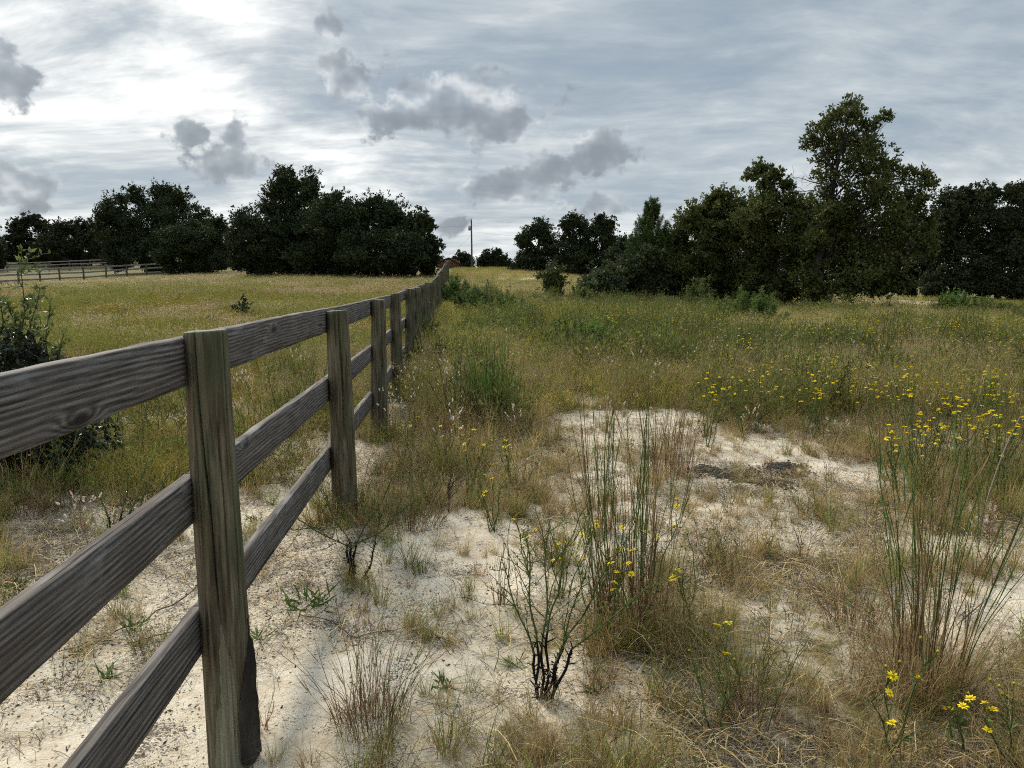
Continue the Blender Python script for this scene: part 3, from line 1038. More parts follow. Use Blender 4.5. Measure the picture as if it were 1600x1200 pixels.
for i, (bx, dd, lob, lab) in enumerate([
    (40, 122, [(42, 345, 14), (25, 355, 14), (60, 352, 14), (35, 372, 22), (62, 378, 20), (15, 380, 20), (40, 395, 20)], "loose crowned tree at the far end of the distant tree row, light showing through"),
    (100, 118, [(85, 362, 16), (108, 358, 16), (128, 358, 16), (95, 380, 24), (125, 380, 24), (75, 390, 20), (110, 396, 22)], "flat topped dark tree in the distant row next to the domed oak"),
    (148, 116, [(145, 356, 14), (160, 368, 22), (140, 380, 22), (165, 392, 22)], "small dark tree tucked against the domed oak's flank"),
    (-30, 112, [(-10, 370, 18), (-40, 362, 26), (0, 388, 18), (-30, 392, 26)], "dark tree cut off by the picture edge in the distant row")]):
    make_tree("distant_tree", lab, bx, dd, lob, .27, 800, (.032, .038, .018), "distant tree row beyond the paddocks", .22, seed=30 + i)
for i, (bx, dd, lob, lab) in enumerate([
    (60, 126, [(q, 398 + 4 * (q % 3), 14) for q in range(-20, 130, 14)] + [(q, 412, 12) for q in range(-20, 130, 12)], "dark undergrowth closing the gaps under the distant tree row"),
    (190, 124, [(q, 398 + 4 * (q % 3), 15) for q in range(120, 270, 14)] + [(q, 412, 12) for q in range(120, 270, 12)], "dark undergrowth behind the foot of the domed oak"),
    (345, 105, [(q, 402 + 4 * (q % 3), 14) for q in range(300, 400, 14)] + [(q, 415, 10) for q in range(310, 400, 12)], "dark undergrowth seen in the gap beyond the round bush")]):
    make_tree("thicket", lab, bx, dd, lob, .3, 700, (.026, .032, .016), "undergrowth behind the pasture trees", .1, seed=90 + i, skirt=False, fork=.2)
GM = "dark oaks on the rise in the middle"
make_tree("oak_tree", "lowest and leftmost of the three dark oaks on the rise", 838, 80, [(846, 356, 16), (830, 366, 16), (815, 378, 12), (852, 372, 20), (828, 392, 22), (856, 396, 24), (818, 415, 16), (805, 422, 10), (845, 418, 22)], .165, 900, DK, GM, .2, seed=41)
make_tree("oak_tree", "middle one of the three dark oaks on the rise", 893, 79, [(897, 345, 15), (884, 352, 12), (910, 356, 15), (890, 372, 22), (915, 380, 22), (880, 398, 24), (908, 408, 24), (885, 420, 18)], .165, 900, DK, GM, .22, seed=42)
make_tree("oak_tree", "dark oak on the rise nearest the young pine", 940, 78, [(940, 347, 14), (952, 352, 12), (926, 362, 14), (946, 372, 20), (960, 382, 14), (930, 395, 24), (958, 404, 20), (940, 418, 20)], .165, 900, DK, GM, .22, seed=43)
make_tree("oak_tree", "low dark oak filling the gap behind the young pine", 985, 66, [(982, 388, 22), (1005, 380, 22), (962, 404, 18), (990, 412, 26), (1020, 405, 28), (970, 425, 18), (1045, 390, 30), (1050, 420, 30)], .19, 1000, DK, GM, .2, seed=44)
OL = (.078, .092, .027)
make_tree("turkey_oak", "broad olive-leaved oak thicket tree beside the young pine", 1110, 43, [(1078, 345, 26), (1100, 335, 26), (1130, 322, 30), (1068, 372, 28), (1108, 372, 40), (1150, 360, 42), (1085, 410, 34), (1130, 412, 42), (1080, 445, 24), (1125, 450, 28), (1160, 445, 26), (1062, 420, 20), (1160, 330, 28), (1115, 318, 18)], .155, 1050, OL, "olive oaks on the meadow edge", .14, M_OLIVE, .34, seed=51, vary=.4)
make_tree("turkey_oak", "olive-leaved oak with a small tuft of leaves standing above its round crown", 1215, 40, [(1195, 262, 15), (1178, 272, 12), (1212, 272, 13), (1226, 290, 10), (1192, 290, 14), (1208, 300, 12), (1185, 330, 28), (1215, 328, 26), (1248, 338, 30), (1190, 368, 38), (1235, 378, 42), (1270, 360, 24), (1200, 415, 38), (1250, 425, 36), (1180, 448, 26), (1222, 455, 26), (1278, 400, 26), (1255, 322, 22), (1282, 340, 22), (1232, 315, 18), (1165, 345, 24)], .15, 720, OL, "olive oaks on the meadow edge", .13, M_OLIVE, .34, seed=52, vary=.4, clump=.32, fill=.25)
make_tree("turkey_oak", "tallest tree, a loose olive-leaved oak with sky showing through its crown", 1258, 36.5, [
    (1318, 178, 20), (1338, 182, 18), (1300, 192, 20), (1365, 196, 13), (1378, 186, 9), (1285, 210, 20), (1325, 212, 30), (1355, 222, 22), (1270, 222, 12), (1295, 240, 24), (1335, 248, 34), (1370, 250, 24), (1392, 262, 14), (1300, 278, 26), (1345, 286, 34), (1388, 290, 26), (1290, 312, 20), (1325, 322, 32), (1368, 328, 32),
    (1418, 272, 13), (1438, 274, 11), (1447, 290, 11), (1425, 300, 18), (1405, 318, 20), (1440, 315, 14), (1420, 345, 28), (1448, 350, 16), (1300, 352, 28), (1345, 365, 36), (1395, 368, 36), (1435, 380, 22), (1300, 395, 34), (1350, 405, 38), (1400, 410, 34), (1275, 425, 30), (1325, 440, 34), (1375, 445, 30), (1412, 440, 22), (1270, 452, 20), (1318, 345, 24), (1300, 372, 26), (1280, 375, 22), (1322, 392, 28), (1290, 335, 18)],
    .15, 640, OL, "olive oaks on the meadow edge", .17, M_OLIVE, .30, seed=53, vary=.45, clump=.34, fork=.42, bare=[(1308, 290, 1240, 278, 9), (1305, 300, 1252, 300, 7)], lean=(.9, .2, 3.2), fill=.03, skirt=False)
DR = (.042, .052, .024)
for i, (bx, dd, lob, lab) in enumerate([
    (1490, 56, [(1478, 318, 22), (1500, 312, 20), (1462, 340, 22), (1495, 345, 36), (1465, 380, 34), (1510, 385, 40), (1480, 425, 36), (1520, 432, 32), (1455, 440, 26)], "dense dark tree in the wood edge right beside the tallest tree"),
    (1555, 55, [(1530, 305, 18), (1552, 302, 20), (1575, 305, 18), (1540, 335, 36), (1575, 345, 36), (1550, 390, 42), (1585, 400, 36), (1550, 435, 34), (1580, 445, 28)], "dense dark tree second along the wood edge from the tallest tree"),
    (1620, 55, [(1600, 305, 18), (1625, 300, 26), (1610, 340, 38), (1650, 340, 40), (1615, 390, 42), (1650, 400, 44), (1610, 440, 34)], "dense dark tree at the picture edge of the wood"),
    (1720, 56, [(1690, 310, 36), (1740, 320, 40), (1700, 370, 50), (1750, 390, 50), (1700, 430, 44)], "dark tree of the wood just beyond the picture edge"),
    (1425, 62, [(1425, 345, 26), (1405, 380, 32), (1440, 385, 34), (1420, 425, 34), (1395, 440, 24)], "dark tree behind the tallest tree's lower branches"),
    (1330, 64, [(1300, 380, 30), (1340, 375, 36), (1370, 400, 36), (1320, 425, 36), (1360, 440, 30)], "dark tree glimpsed straight behind the tallest tree's trunk"),
    (1180, 62, [(1130, 385, 34), (1175, 375, 40), (1220, 385, 40), (1150, 425, 34), (1200, 430, 34), (1090, 400, 30)], "dark tree behind the olive oaks")]):
    make_tree("wood_tree", lab, bx, dd, lob, .165, 900, DR, "dense wood edge behind the meadow", .2, seed=60 + i, bare=[(1525, 375, 1490, 368, 8)] if i == 0 else None)
for i, (bx, dd, lob, lab) in enumerate([
    (722, 175, [(720, 400, 8), (730, 405, 8), (712, 408, 7), (735, 412, 8), (720, 412, 9)], "small faraway tree to the left of the utility pole"),
    (768, 165, [(762, 400, 9), (775, 398, 9), (752, 408, 9), (770, 409, 11), (785, 405, 9), (793, 412, 7), (760, 414, 9), (782, 414, 9)], "round faraway tree to the right of the utility pole")]):
    make_tree("faraway_tree", lab, bx, dd, lob, .36, 700, (.034, .042, .02), "faraway trees behind the rise", .25, seed=80 + i)


def make_pine(label, px, d, top_py, seed=5):
    rng = np.random.default_rng(seed)
    base = GX(px, d)
    top = W(px - 2, top_py, d)
    H = top.z - base.z
    root = empty("young_pine", base, label, "tree")
    tb = MB()
    P = np.array([[[0, 0, -.2], [.05, 0, H * .3], [0, 0, H * .6], [.04, 0, H * .98]]])
    tb.tubes(P, np.array([[.11, .08, .05, .015]]), (.06, .045, .035), 7)
    obj("trunk", tb.mesh("trunk", M_BARK, True), root)
    brs, nd = MB(), MB()
    for k in range(92):
        t = rng.uniform(.16, .96) ** .85
        an = rng.uniform(0, 2 * pi)
        L = (1.0 - t) * H * .32 + .22
        if t > .72:
            L *= .8
        st = np.array([0, 0, H * t])
        dirv = np.array([cos(an), sin(an), .25 + .9 * t ** 2])
        en = st + unit(dirv) * L
        en[2] += .25 * L
        S = 8
        P = limb_paths(st[None], en[None], S, rng, .08, -.10)
        brs.tubes(P, np.linspace(.022, .008, S)[None], (.06, .045, .035), 4)
        tufts = [(1.0, 110), (.75, 60), (.5, 40)]
        for tt, nn in tufts:
            p = P[0][min(S - 1, int(tt * (S - 1)))]
            tdir = unit(P[0][-1] - P[0][-2])
            up = unit(tdir + np.array([0, 0, .8]))
            o = p + up * rng.uniform(-.05, .55, (nn, 1))
            A = unit(up * .75 + rdir(nn, rng))
            Bv = unit(np.cross(A, rdir(nn, rng)))
            c = np.array((.058, .092, .026)) * rng.uniform(.6, 1.4, (nn, 1))
            nd.leaves(o, A, Bv, rng.uniform(.14, .24, nn), .012, c)
    p = np.array([0, 0, H * .95])
    o = p + np.array([0, 0, 1.0]) * rng.uniform(-1.2, .22, (260, 1))
    A = unit(np.array([0, 0, .8]) + rdir(260, rng))
    nd.leaves(o, A, unit(np.cross(A, rdir(260, rng))), rng.uniform(.15, .26, 260), .011, np.array((.062, .10, .028)) * rng.uniform(.6, 1.4, (260, 1)))
    obj("branches", brs.mesh("branches", M_BARK), root)
    obj("needles", nd.mesh("needles", M_LEAF), root, kind="stuff")


make_pine("young pine with upright candle-like branch tips", 1015, 44, 326)
make_tree("scrub_oak", "low scrubby grey-green oak with a crooked trunk under the young pine", 1021, 42.5, [(985, 418, 24), (962, 428, 18), (948, 440, 12), (1000, 440, 24), (1030, 430, 26), (1055, 440, 22), (975, 448, 18), (942, 460, 10), (1045, 455, 18), (1010, 458, 14), (1015, 405, 20)], .14, 1100, (.048, .060, .026), None, .11, M_OLIVE, .4, seed=71, fork=.25)
make_tree("scrub_oak", "low grey-green bush sprawling beside the crooked scrub oak", 955, 40, [(940, 462, 12), (955, 455, 14), (970, 462, 12), (930, 466, 8), (948, 470, 12)], .12, 1000, (.052, .068, .030), None, .06, M_OLIVE, .4, seed=72, fork=.2)
make_tree("young_oak", "small upright young tree alone in the open meadow", 868, 40, [(868, 432, 5), (865, 440, 7), (872, 446, 8), (862, 452, 7), (870, 458, 8)], .10, 1000, (.05, .066, .02), None, .04, M_OLIVE, .36, seed=73, fork=.2)


# ------------------------------------------------------------------ shrubs
def leafy_shrub(name, label, base, lobes, d, leaf, n, col, seed, mat=M_SHRUB, stems=14, shoots=None, group=None, aspect=.26):
    rng = np.random.default_rng(seed)
    B = np.array(base)
    root = empty(name, base, label, "shrub", group)
    mb, st = MB(), MB()
    tot = sum(r * r for _, _, r in lobes)
    ends = []
    for (px, py, r) in lobes:
        c = np.array(W(px, py, d)) - B
        rr = r / 1200 * d
        c[1] += rng.uniform(-.6, .6) * rr
        k = int(n * r * r / tot)
        nt = max(4, k // 14)
        tp = c + rdir(nt, rng) * (rr * rng.uniform(0.2, 1, (nt, 1)) ** .5)
        tp[:, 2] = np.maximum(tp[:, 2], .06)
        td = unit(tp - c + np.array([0, 0, .7]) * rr + rng.normal(size=(nt, 3)) * rr * .3)
        tl = rr * rng.uniform(.35, .7, nt)
        q = rng.integers(0, nt, k)
        f = rng.uniform(0, 1, k)
        P = tp[q] + td[q] * (tl[q] * f)[:, None]
        A = unit(td[q] * .6 + rdir(k, rng))
        Bv = unit(np.cross(A, rdir(k, rng)))
        Ls = leaf * rng.uniform(.6, 1.3, k)
        mb.leaves(P, A, Bv, Ls, Ls * aspect, np.array(col) * rng.uniform(.6, 1.45, (k, 1)), .05)
        tw = np.stack([tp, tp + td * tl[:, None]], 1)
        st.tubes(tw, np.array([[.0035, .0015]]), (.05, .04, .03), 3)
        ends.append(c)
        ends.append(c + rdir(1, rng)[0] * rr * .6)
    ends = np.array(ends)
    ends[:, 2] = np.maximum(ends[:, 2], .1)
    s0 = np.zeros_like(ends)
    s0[:, :2] = rng.normal(size=(len(ends), 2)) * .08
    st.tubes(limb_paths(s0, ends, 8, rng, .1, .05), np.linspace(.012, .004, 8)[None], (.05, .042, .035), 5)
    obj("stems", st.mesh("stems", M_STEM), root)
    obj("leaves", mb.mesh("leaves", mat), root, kind="stuff")
    if shoots:
        sm, lm = MB(), MB()
        for (x0, y0, x1, y1, k, lf) in shoots:
            a, b = np.array(W(x0, y0, d)) - B, np.array(W(x1, y1, d)) - B
            P = limb_paths(a[None], b[None], 12, rng, .05, .0)
            sm.tubes(P, np.linspace(.006, .0025, 12)[None], (.07, .06, .035), 5)
            Lh = np.linalg.norm(b - a)
            ns = 9
            sst = P[0][rng.integers(3, 11, ns)]
            sen = sst + unit(rdir(ns, rng) * np.array([1, 1, .5]) + np.array([0, 0, .45])) * Lh * rng.uniform(.1, .26, (ns, 1))
            SP = limb_paths(sst, sen, 8, rng, .1, .05)
            sm.tubes(SP, np.linspace(.003, .0015, 8)[None], (.08, .08, .04), 3)
            pts = np.concatenate([np.repeat(P[0][3:], 4, 0), SP.reshape(-1, 3)])
            q = rng.integers(0, len(pts), k)
            o = pts[q] + rng.normal(size=(k, 3)) * .006
            A = unit(rdir(k, rng) + np.array([0, 0, .75]))
            Ls = lf * rng.uniform(.6, 1.3, k)
            lm.leaves(o, A, unit(np.cross(A, rdir(k, rng))), Ls, Ls * .22, np.array((.11, .15, .045)) * rng.uniform(.6, 1.4, (k, 1)), .05)
        obj("shoot_stems", sm.mesh("shoot_stems", M_STEM), root)
        obj("shoot_leaves", lm.mesh("shoot_leaves", M_SHRUB), root, kind="stuff", label="pale green new leaves on the tall shoots")
    return root


leafy_shrub("evergreen_shrub", "dark evergreen shrub with pale new shoots behind the fence at the picture edge", GX(20, 5.7), [(20, 560, 45), (-30, 580, 70), (55, 570, 30), (10, 620, 70), (70, 620, 28), (30, 690, 70), (110, 690, 40), (150, 680, 26), (-40, 690, 80), (60, 740, 60), (-20, 760, 60), (120, 735, 26), (80, 590, 34), (62, 645, 42)], 5.7, .05, 13000, (.028, .040, .022), 91,
            shoots=[(30, 600, 34, 392, 190, .05), (38, 560, 12, 470, 120, .048), (40, 560, 62, 450, 120, .048), (75, 640, 78, 470, 130, .045), (20, 560, -8, 430, 100, .045), (70, 620, 100, 520, 60, .04)])
leafy_shrub("evergreen_shrub", "small dark leafy bush standing up behind the top rail in the pasture", GX(381, 25), [(381, 478, 11), (378, 488, 13), (386, 494, 12), (380, 502, 12)], 25, .07, 900, (.030, .042, .026), 92, aspect=.35)
leafy_shrub("evergreen_shrub", "tiny dark bush low in the pasture above the nearest post", GX(325, 22), [(325, 503, 8), (320, 512, 9), (332, 512, 8)], 22, .06, 420, (.034, .046, .028), 93, aspect=.35)


def fennel(label, px, d, hgt, wid, n, seed, col=(.075, .125, .035), group="feathery green weeds in the meadow"):
    """dog-fennel like plume: many upright stems set with thread-like leaves"""
    rng = np.random.default_rng(seed)
    base = GX(px, d)
    root = empty("feathery_weed", base, label, "weed", group)
    sm, lm = MB(), MB()
    b0 = np.zeros((n, 3))
    b0[:, :2] = rng.normal(size=(n, 2)) * wid * .38
    hh = hgt * rng.uniform(.55, 1.05, n) * np.exp(-(np.linalg.norm(b0, axis=1) / (wid * 1.1)) ** 2)
    en = b0 + np.stack([b0[:, 0] * .5 + rng.normal(size=n) * .08 * hgt, b0[:, 1] * .5 + rng.normal(size=n) * .08 * hgt, hh], 1)
    P = limb_paths(b0, en, 9, rng, .05, 0)
    sm.tubes(P, np.linspace(.006, .002, 9)[None], (.09, .09, .04), 3)
    k = int(170 * n)
    q = rng.integers(0, n, k)
    f = rng.uniform(.15, 1, k)
    fi = f * 8
    i0 = np.minimum(fi.astype(int), 7)
    w = (fi - i0)[:, None]
    o = P[q, i0] * (1 - w) + P[q, i0 + 1] * w
    A = unit(rdir(k, rng) * np.array([1, 1, .6]) + np.array([0, 0, .55]))
    ln = (.05 + .13 * (1 - f) + .05 * rng.uniform(size=k)) * hgt
    lm.leaves(o, A, unit(np.cross(A, rdir(k, rng))), ln, .005 + d * .00026, np.array(col) * np.array([1.35, 1.25, 1.0]) * rng.uniform(.6, 1.5, (k, 1)))
    obj("stems", sm.mesh("stems", M_STEM), root)
    obj("leaves", lm.mesh("leaves", M_GRASS), root, kind="stuff")


for i, (px, d, h, w, n, lab, c) in enumerate([
    (748, 27, 1.10, .8, 30, "bushy dark green weed close to the fence halfway up the slope", (.05, .085, .028)),
    (785, 26, .85, .7, 24, "green weed spreading beside the bushy one halfway up the slope", (.055, .09, .03)),
    (712, 34, 1.1, .5, 18, "narrow green weed against the far fence posts", (.055, .095, .03)),
    (890, 14.5, .62, .7, 40, "bright green feathery tussock in the middle of the meadow", (.075, .125, .035)),
    (925, 14.0, .66, .5, 34, "bright green feathery tussock touching the middle one on its sunny side", (.08, .13, .036)),
    (820, 15.5, .5, .5, 24, "fainter green tussock between the fence and the bright ones", (.075, .11, .035)),
    (1172, 25, 1.0, .75, 40, "tall feathery green weed in front of the olive oaks", (.07, .12, .036)),
    (1130, 27, .7, .5, 22, "shorter feathery weed beside the tall one before the olive oaks", (.07, .115, .036)),
    (1092, 36, 1.3, .5, 18, "pale green weed under the thicket next to the pine", (.075, .105, .04)),
    (1488, 36, .95, .6, 22, "green weed by the sand strip before the dark wood", (.075, .125, .04)),
    (1538, 34, .75, .8, 22, "low spreading green weed furthest along the dark wood", (.07, .12, .036)),
    (905, 38, .8, .4, 14, "small pale weed near the lone young tree", (.075, .11, .04)),
    (660, 16, .55, .4, 24, "green weed crowding the foot of the fence", (.06, .10, .03)),
    (690, 12, .45, .4, 24, "low green weed just outside the fence line", (.07, .11, .034))]):
    fennel(lab, px, d, h * 1.3, w * 1.15, int(n * 1.3), 120 + i, c)


# ------------------------------------------------------------------ grass tufts
def blades(mb, rng, n, R, hmin, hmax, lean, curl, w, cols, tipcol=None, S=5, rbase=None):
    """arching blades rooted within radius R"""
    a = rng.uniform(0, 2 * pi, n)
    rr = R * np.sqrt(rng.uniform(0, 1, n))
    b = np.stack([rr * np.cos(a), rr * np.sin(a), np.full(n, -.01)], 1)
    h = rng.uniform(hmin, hmax, n)
    az = a + rng.normal(size=n) * 1.0
    ln = np.abs(rng.normal(size=n)) * lean + .02
    cu = np.abs(rng.normal(size=n)) * curl
    t = np.linspace(0, 1, S)[None]
    out = h[:, None] * (np.sin(ln)[:, None] * t + cu[:, None] * t ** 2.2)
    up = h[:, None] * (np.cos(ln)[:, None] * t - .55 * (cu ** 1.3)[:, None] * t ** 2.6)
    kx = rng.normal(size=(n, 1)) * .03 * h[:, None]
    P = np.stack([b[:, 0:1] + np.cos(az)[:, None] * out + kx * np.sin(t * 5), b[:, 1:2] + np.sin(az)[:, None] * out, np.maximum(b[:, 2:3] + up, .004 * t)], -1)
    side = np.stack([-np.sin(az + rng.normal(size=n) * .8), np.cos(az), np.zeros(n)], 1)
    wd = w * rng.uniform(.6, 1.3, (n, 1)) * np.array([1, 1, .85, .6, .12])[None] if S == 5 else w * rng.uniform(.6, 1.3, (n, 1)) * np.linspace(1, .15, S)[None]
    ci = rng.integers(0, len(cols), n)
    c = np.array(cols)[ci] * rng.uniform(.7, 1.35, (n, 1))
    C = np.repeat(c[:, None], S, 1)
    if tipcol is not None:
        C = C * (1 - t[..., None]) + np.array(tipcol) * t[..., None]
    if rbase is not None:
        C = C * np.minimum(1, .35 + t[..., None] * 2) + np.array(rbase) * np.maximum(0, .65 - t[..., None] * 2)
    mb.ribbons(P, wd, unit(side), C)
    return P


TAN, STRAW, BROWN, RED, OLV, GRN, GREY = (.36, .26, .11), (.46, .37, .20), (.20, .125, .055), (.24, .12, .06), (.235, .205, .045), (.135, .175, .034), (.20, .18, .14)
TUFTS = {}


def tuft_set(key, make, nvar, mat=M_GRASS, seed=0):
    L = []
    for i in range(nvar):
        mb = MB()
        make(mb, np.random.default_rng(seed + i * 13 + 1))
        L.append(mb.mesh("tuft", mat))
    TUFTS[key] = L


def t_wire(mb, r):      # wiregrass: fine tan-olive fountain
    blades(mb, r, 70, .05, .14, .36, .45, .55, .0011, [TAN, BROWN, OLV, OLV, STRAW], S=5)
    blades(mb, r, 26, .06, .04, .14, .8, .5, .0013, [GREY, BROWN, STRAW], S=4)


def t_red(mb, r):       # low reddish-brown tuft
    blades(mb, r, 60, .05, .06, .19, .55, .5, .0011, [RED, BROWN, TAN, BROWN], S=5)
    blades(mb, r, 16, .05, .15, .30, .3, .3, .0009, [TAN, STRAW], S=5)


def t_green(mb, r):
    blades(mb, r, 52, .05, .10, .36, .30, .35, .0017, [GRN, OLV, GRN, TAN], S=5)
    blades(mb, r, 14, .06, .04, .14, .8, .5, .0014, [GREY, BROWN], S=4)


def t_seed(mb, r):      # upright airy grass with seed heads
    P = blades(mb, r, 24, .05, .34, .62, .18, .18, .0010, [OLV, TAN, OLV, STRAW], S=5)
    n = len(P)
    k = n * 14
    q = r.integers(0, n, k)
    f = r.uniform(.55, 1, k)[:, None]
    o = P[q, 3] * (1 - (f - .55) / .45) + P[q, 4] * ((f - .55) / .45)
    A = unit(rdir(k, r) + np.array([0, 0, .9]))
    mb.leaves(o, A, unit(np.cross(A, rdir(k, r))), r.uniform(.012, .045, k), .0011, np.array((.27, .21, .12)) * r.uniform(.6, 1.4, (k, 1)))
    blades(mb, r, 40, .06, .10, .30, .4, .5, .0013, [OLV, TAN, GRN, BROWN], S=5)


def t_weed(mb, r):      # wiry branched weed
    n = 7
    b = np.zeros((n, 3))
    b[:, :2] = r.normal(size=(n, 2)) * .03
    e = b + np.stack([r.normal(size=n) * .10, r.normal(size=n) * .10, r.uniform(.2, .45, n)], 1)
    P = limb_paths(b, e, 7, r, .08, 0)
    mb.tubes(P, np.linspace(.0019, .0009, 7)[None], BROWN, 3)
    k = 60
    q = r.integers(0, n, k)
    s = P[q, r.integers(2, 7, k)]
    A = unit(rdir(k, r) * np.array([1, 1, .6]) + np.array([0, 0, .7]))
    mb.leaves(s, A, unit(np.cross(A, rdir(k, r))), r.uniform(.02, .06, k), .003, np.array((.10, .115, .035)) * r.uniform(.6, 1.4, (k, 1)))


def t_mat(mb, r):       # dead thatch lying flat
    n = 46
    b = np.stack([r.normal(size=n) * .10, r.normal(size=n) * .10, r.uniform(.003, .02, n)], 1)
    a = r.uniform(0, 2 * pi, n)
    L = r.uniform(.06, .20, n)
    t = np.linspace(0, 1, 4)[None]
    bend = r.normal(size=(n, 1)) * .35
    P = np.stack([b[:, 0:1] + L[:, None] * t * np.cos(a[:, None] + bend * t), b[:, 1:2] + L[:, None] * t * np.sin(a[:, None] + bend * t), b[:, 2:3] + .03 * np.sin(t * 3) * r.uniform(0, 1, (n, 1))], -1)
    c = np.array([GREY, STRAW, BROWN, TAN, (.06, .05, .045)])[r.integers(0, 5, n)] * r.uniform(.6, 1.2, (n, 1))
    side = np.stack([-np.sin(a), np.cos(a), np.zeros(n)], 1)
    mb.ribbons(P, np.full((n, 4), .0013), side, np.repeat(c[:, None], 4, 1))


def t_bits(mb, r):      # chips of leaf and bark on sand
    n = 26
    P = np.stack([r.normal(size=n) * .13, r.normal(size=n) * .13, r.uniform(.001, .008, n)], 1)
    A = unit(rdir(n, r) * np.array([1, 1, .25]))
    Bv = unit(np.cross(A, np.array([0, 0, 1.0]) + rdir(n, r) * .5))
    c = np.array([(.035, .03, .028), (.06, .045, .035), (.10, .075, .05), (.15, .14, .125), (.16, .09, .045)])[r.integers(0, 5, n)]
    mb.leaves(P, A, Bv, r.uniform(.006, .022, n), r.uniform(.002, .006, n), c, .1)


def t_meadow(mb, r, cols=((.315, .265, .047), (.25, .23, .040), (.38, .29, .095), (.155, .18, .035)), w=.003, n=80, R=.22, h0=.16, h1=.52):
    P = blades(mb, r, n, R, h0, h1, .28, .32, w, list(cols), S=4)
    k = n * 2
    q = r.integers(0, n, k)
    o = P[q, 3]
    A = unit(rdir(k, r) + np.array([0, 0, .8]))
    mb.leaves(o, A, unit(np.cross(A, rdir(k, r))), r.uniform(.02, .06, k), w * .9, np.array(cols)[r.integers(0, len(cols), k)] * 1.15 * r.uniform(.6, 1.3, (k, 1)))


def t_pasture(mb, r):
    t_meadow(mb, r, ((.245, .18, .018), (.18, .152, .017), (.28, .20, .036), (.135, .135, .017)), .004, 90, .32, .10, .30)


def t_pale(mb, r):
    t_meadow(mb, r, ((.40, .31, .175), (.35, .27, .145), (.25, .195, .085), (.44, .36, .24)), .004, 90, .3, .14, .42)


def t_mgreen(mb, r):
    t_meadow(mb, r, ((.12, .155, .030), (.17, .18, .036), (.23, .205, .046)), .0035, 80, .22, .16, .5)


for k_, f_, n_ in (("wire", t_wire, 4), ("red", t_red, 3), ("green", t_green, 3), ("seed", t_seed, 3), ("weed", t_weed, 3), ("meadow", t_meadow, 3), ("pasture", t_pasture, 3), ("pale", t_pale, 2), ("mgreen", t_mgreen, 3)):
    tuft_set(k_, f_, n_, M_GRASS, hash(k_) % 1 + 10)


def t_tall(mb, r):
    n = 9
    b = np.zeros((n, 3))
    b[:, :2] = r.normal(size=(n, 2)) * .05
    e = b + np.stack([r.normal(size=n) * .12, r.normal(size=n) * .12, r.uniform(.5, .85, n)], 1)
    P = limb_paths(b, e, 7, r, .05, 0)
    mb.tubes(P, np.linspace(.0034, .0022, 7)[None], (.15, .15, .05), 3)
    k = 150
    s_ = P[r.integers(0, n, k), r.integers(2, 7, k)]
    A = unit(rdir(k, r) * np.array([1, 1, .6]) + np.array([0, 0, .8]))
    mb.leaves(s_, A, unit(np.cross(A, rdir(k, r))), r.uniform(.04, .12, k), .005, np.array((.12, .15, .035)) * r.uniform(.6, 1.4, (k, 1)))


def t_dark(mb, r):
    n = 6
    b = np.zeros((n, 3))
    b[:, :2] = r.normal(size=(n, 2)) * .02
    e = b + np.stack([r.normal(size=n) * .16, r.normal(size=n) * .16, r.uniform(.35, .6, n)], 1)
    P = limb_paths(b, e, 7, r, .10, 0)
    mb.tubes(P, np.linspace(.005, .002, 7)[None], (.06, .042, .03), 3)
    st = P[r.integers(0, n, 20), r.integers(3, 7, 20)]
    mb.tubes(limb_paths(st, st + unit(rdir(20, r) * .6 + np.array([0, 0, 1])) * r.uniform(.08, .22, (20, 1)), 4, r, .1, 0), np.linspace(.002, .0012, 4)[None], (.08, .055, .04), 3)


def t_bushy(mb, r):
    n = 420
    u = rdir(n, r) * np.array([.26, .26, .30]) * r.uniform(.3, 1, (n, 1)) ** .5 + np.array([0, 0, .28])
    u[:, 2] = np.maximum(u[:, 2], .02)
    A = unit(u - np.array([0, 0, .05]) + rdir(n, r) * .25)
    mb.leaves(u, A, unit(np.cross(A, rdir(n, r))), r.uniform(.05, .12, n), .006, np.array((.12, .135, .034)) * r.uniform(.5, 1.4, (n, 1)))


tuft_set("tall", t_tall, 3, M_GRASS, 15)
tuft_set("dark", t_dark, 2, M_STEM, 16)
tuft_set("bushy", t_bushy, 3, M_GRASS, 17)
tuft_set("mat", t_mat, 3, M_LITTER, 5)
tuft_set("bits", t_bits, 3, M_LITTER, 6)


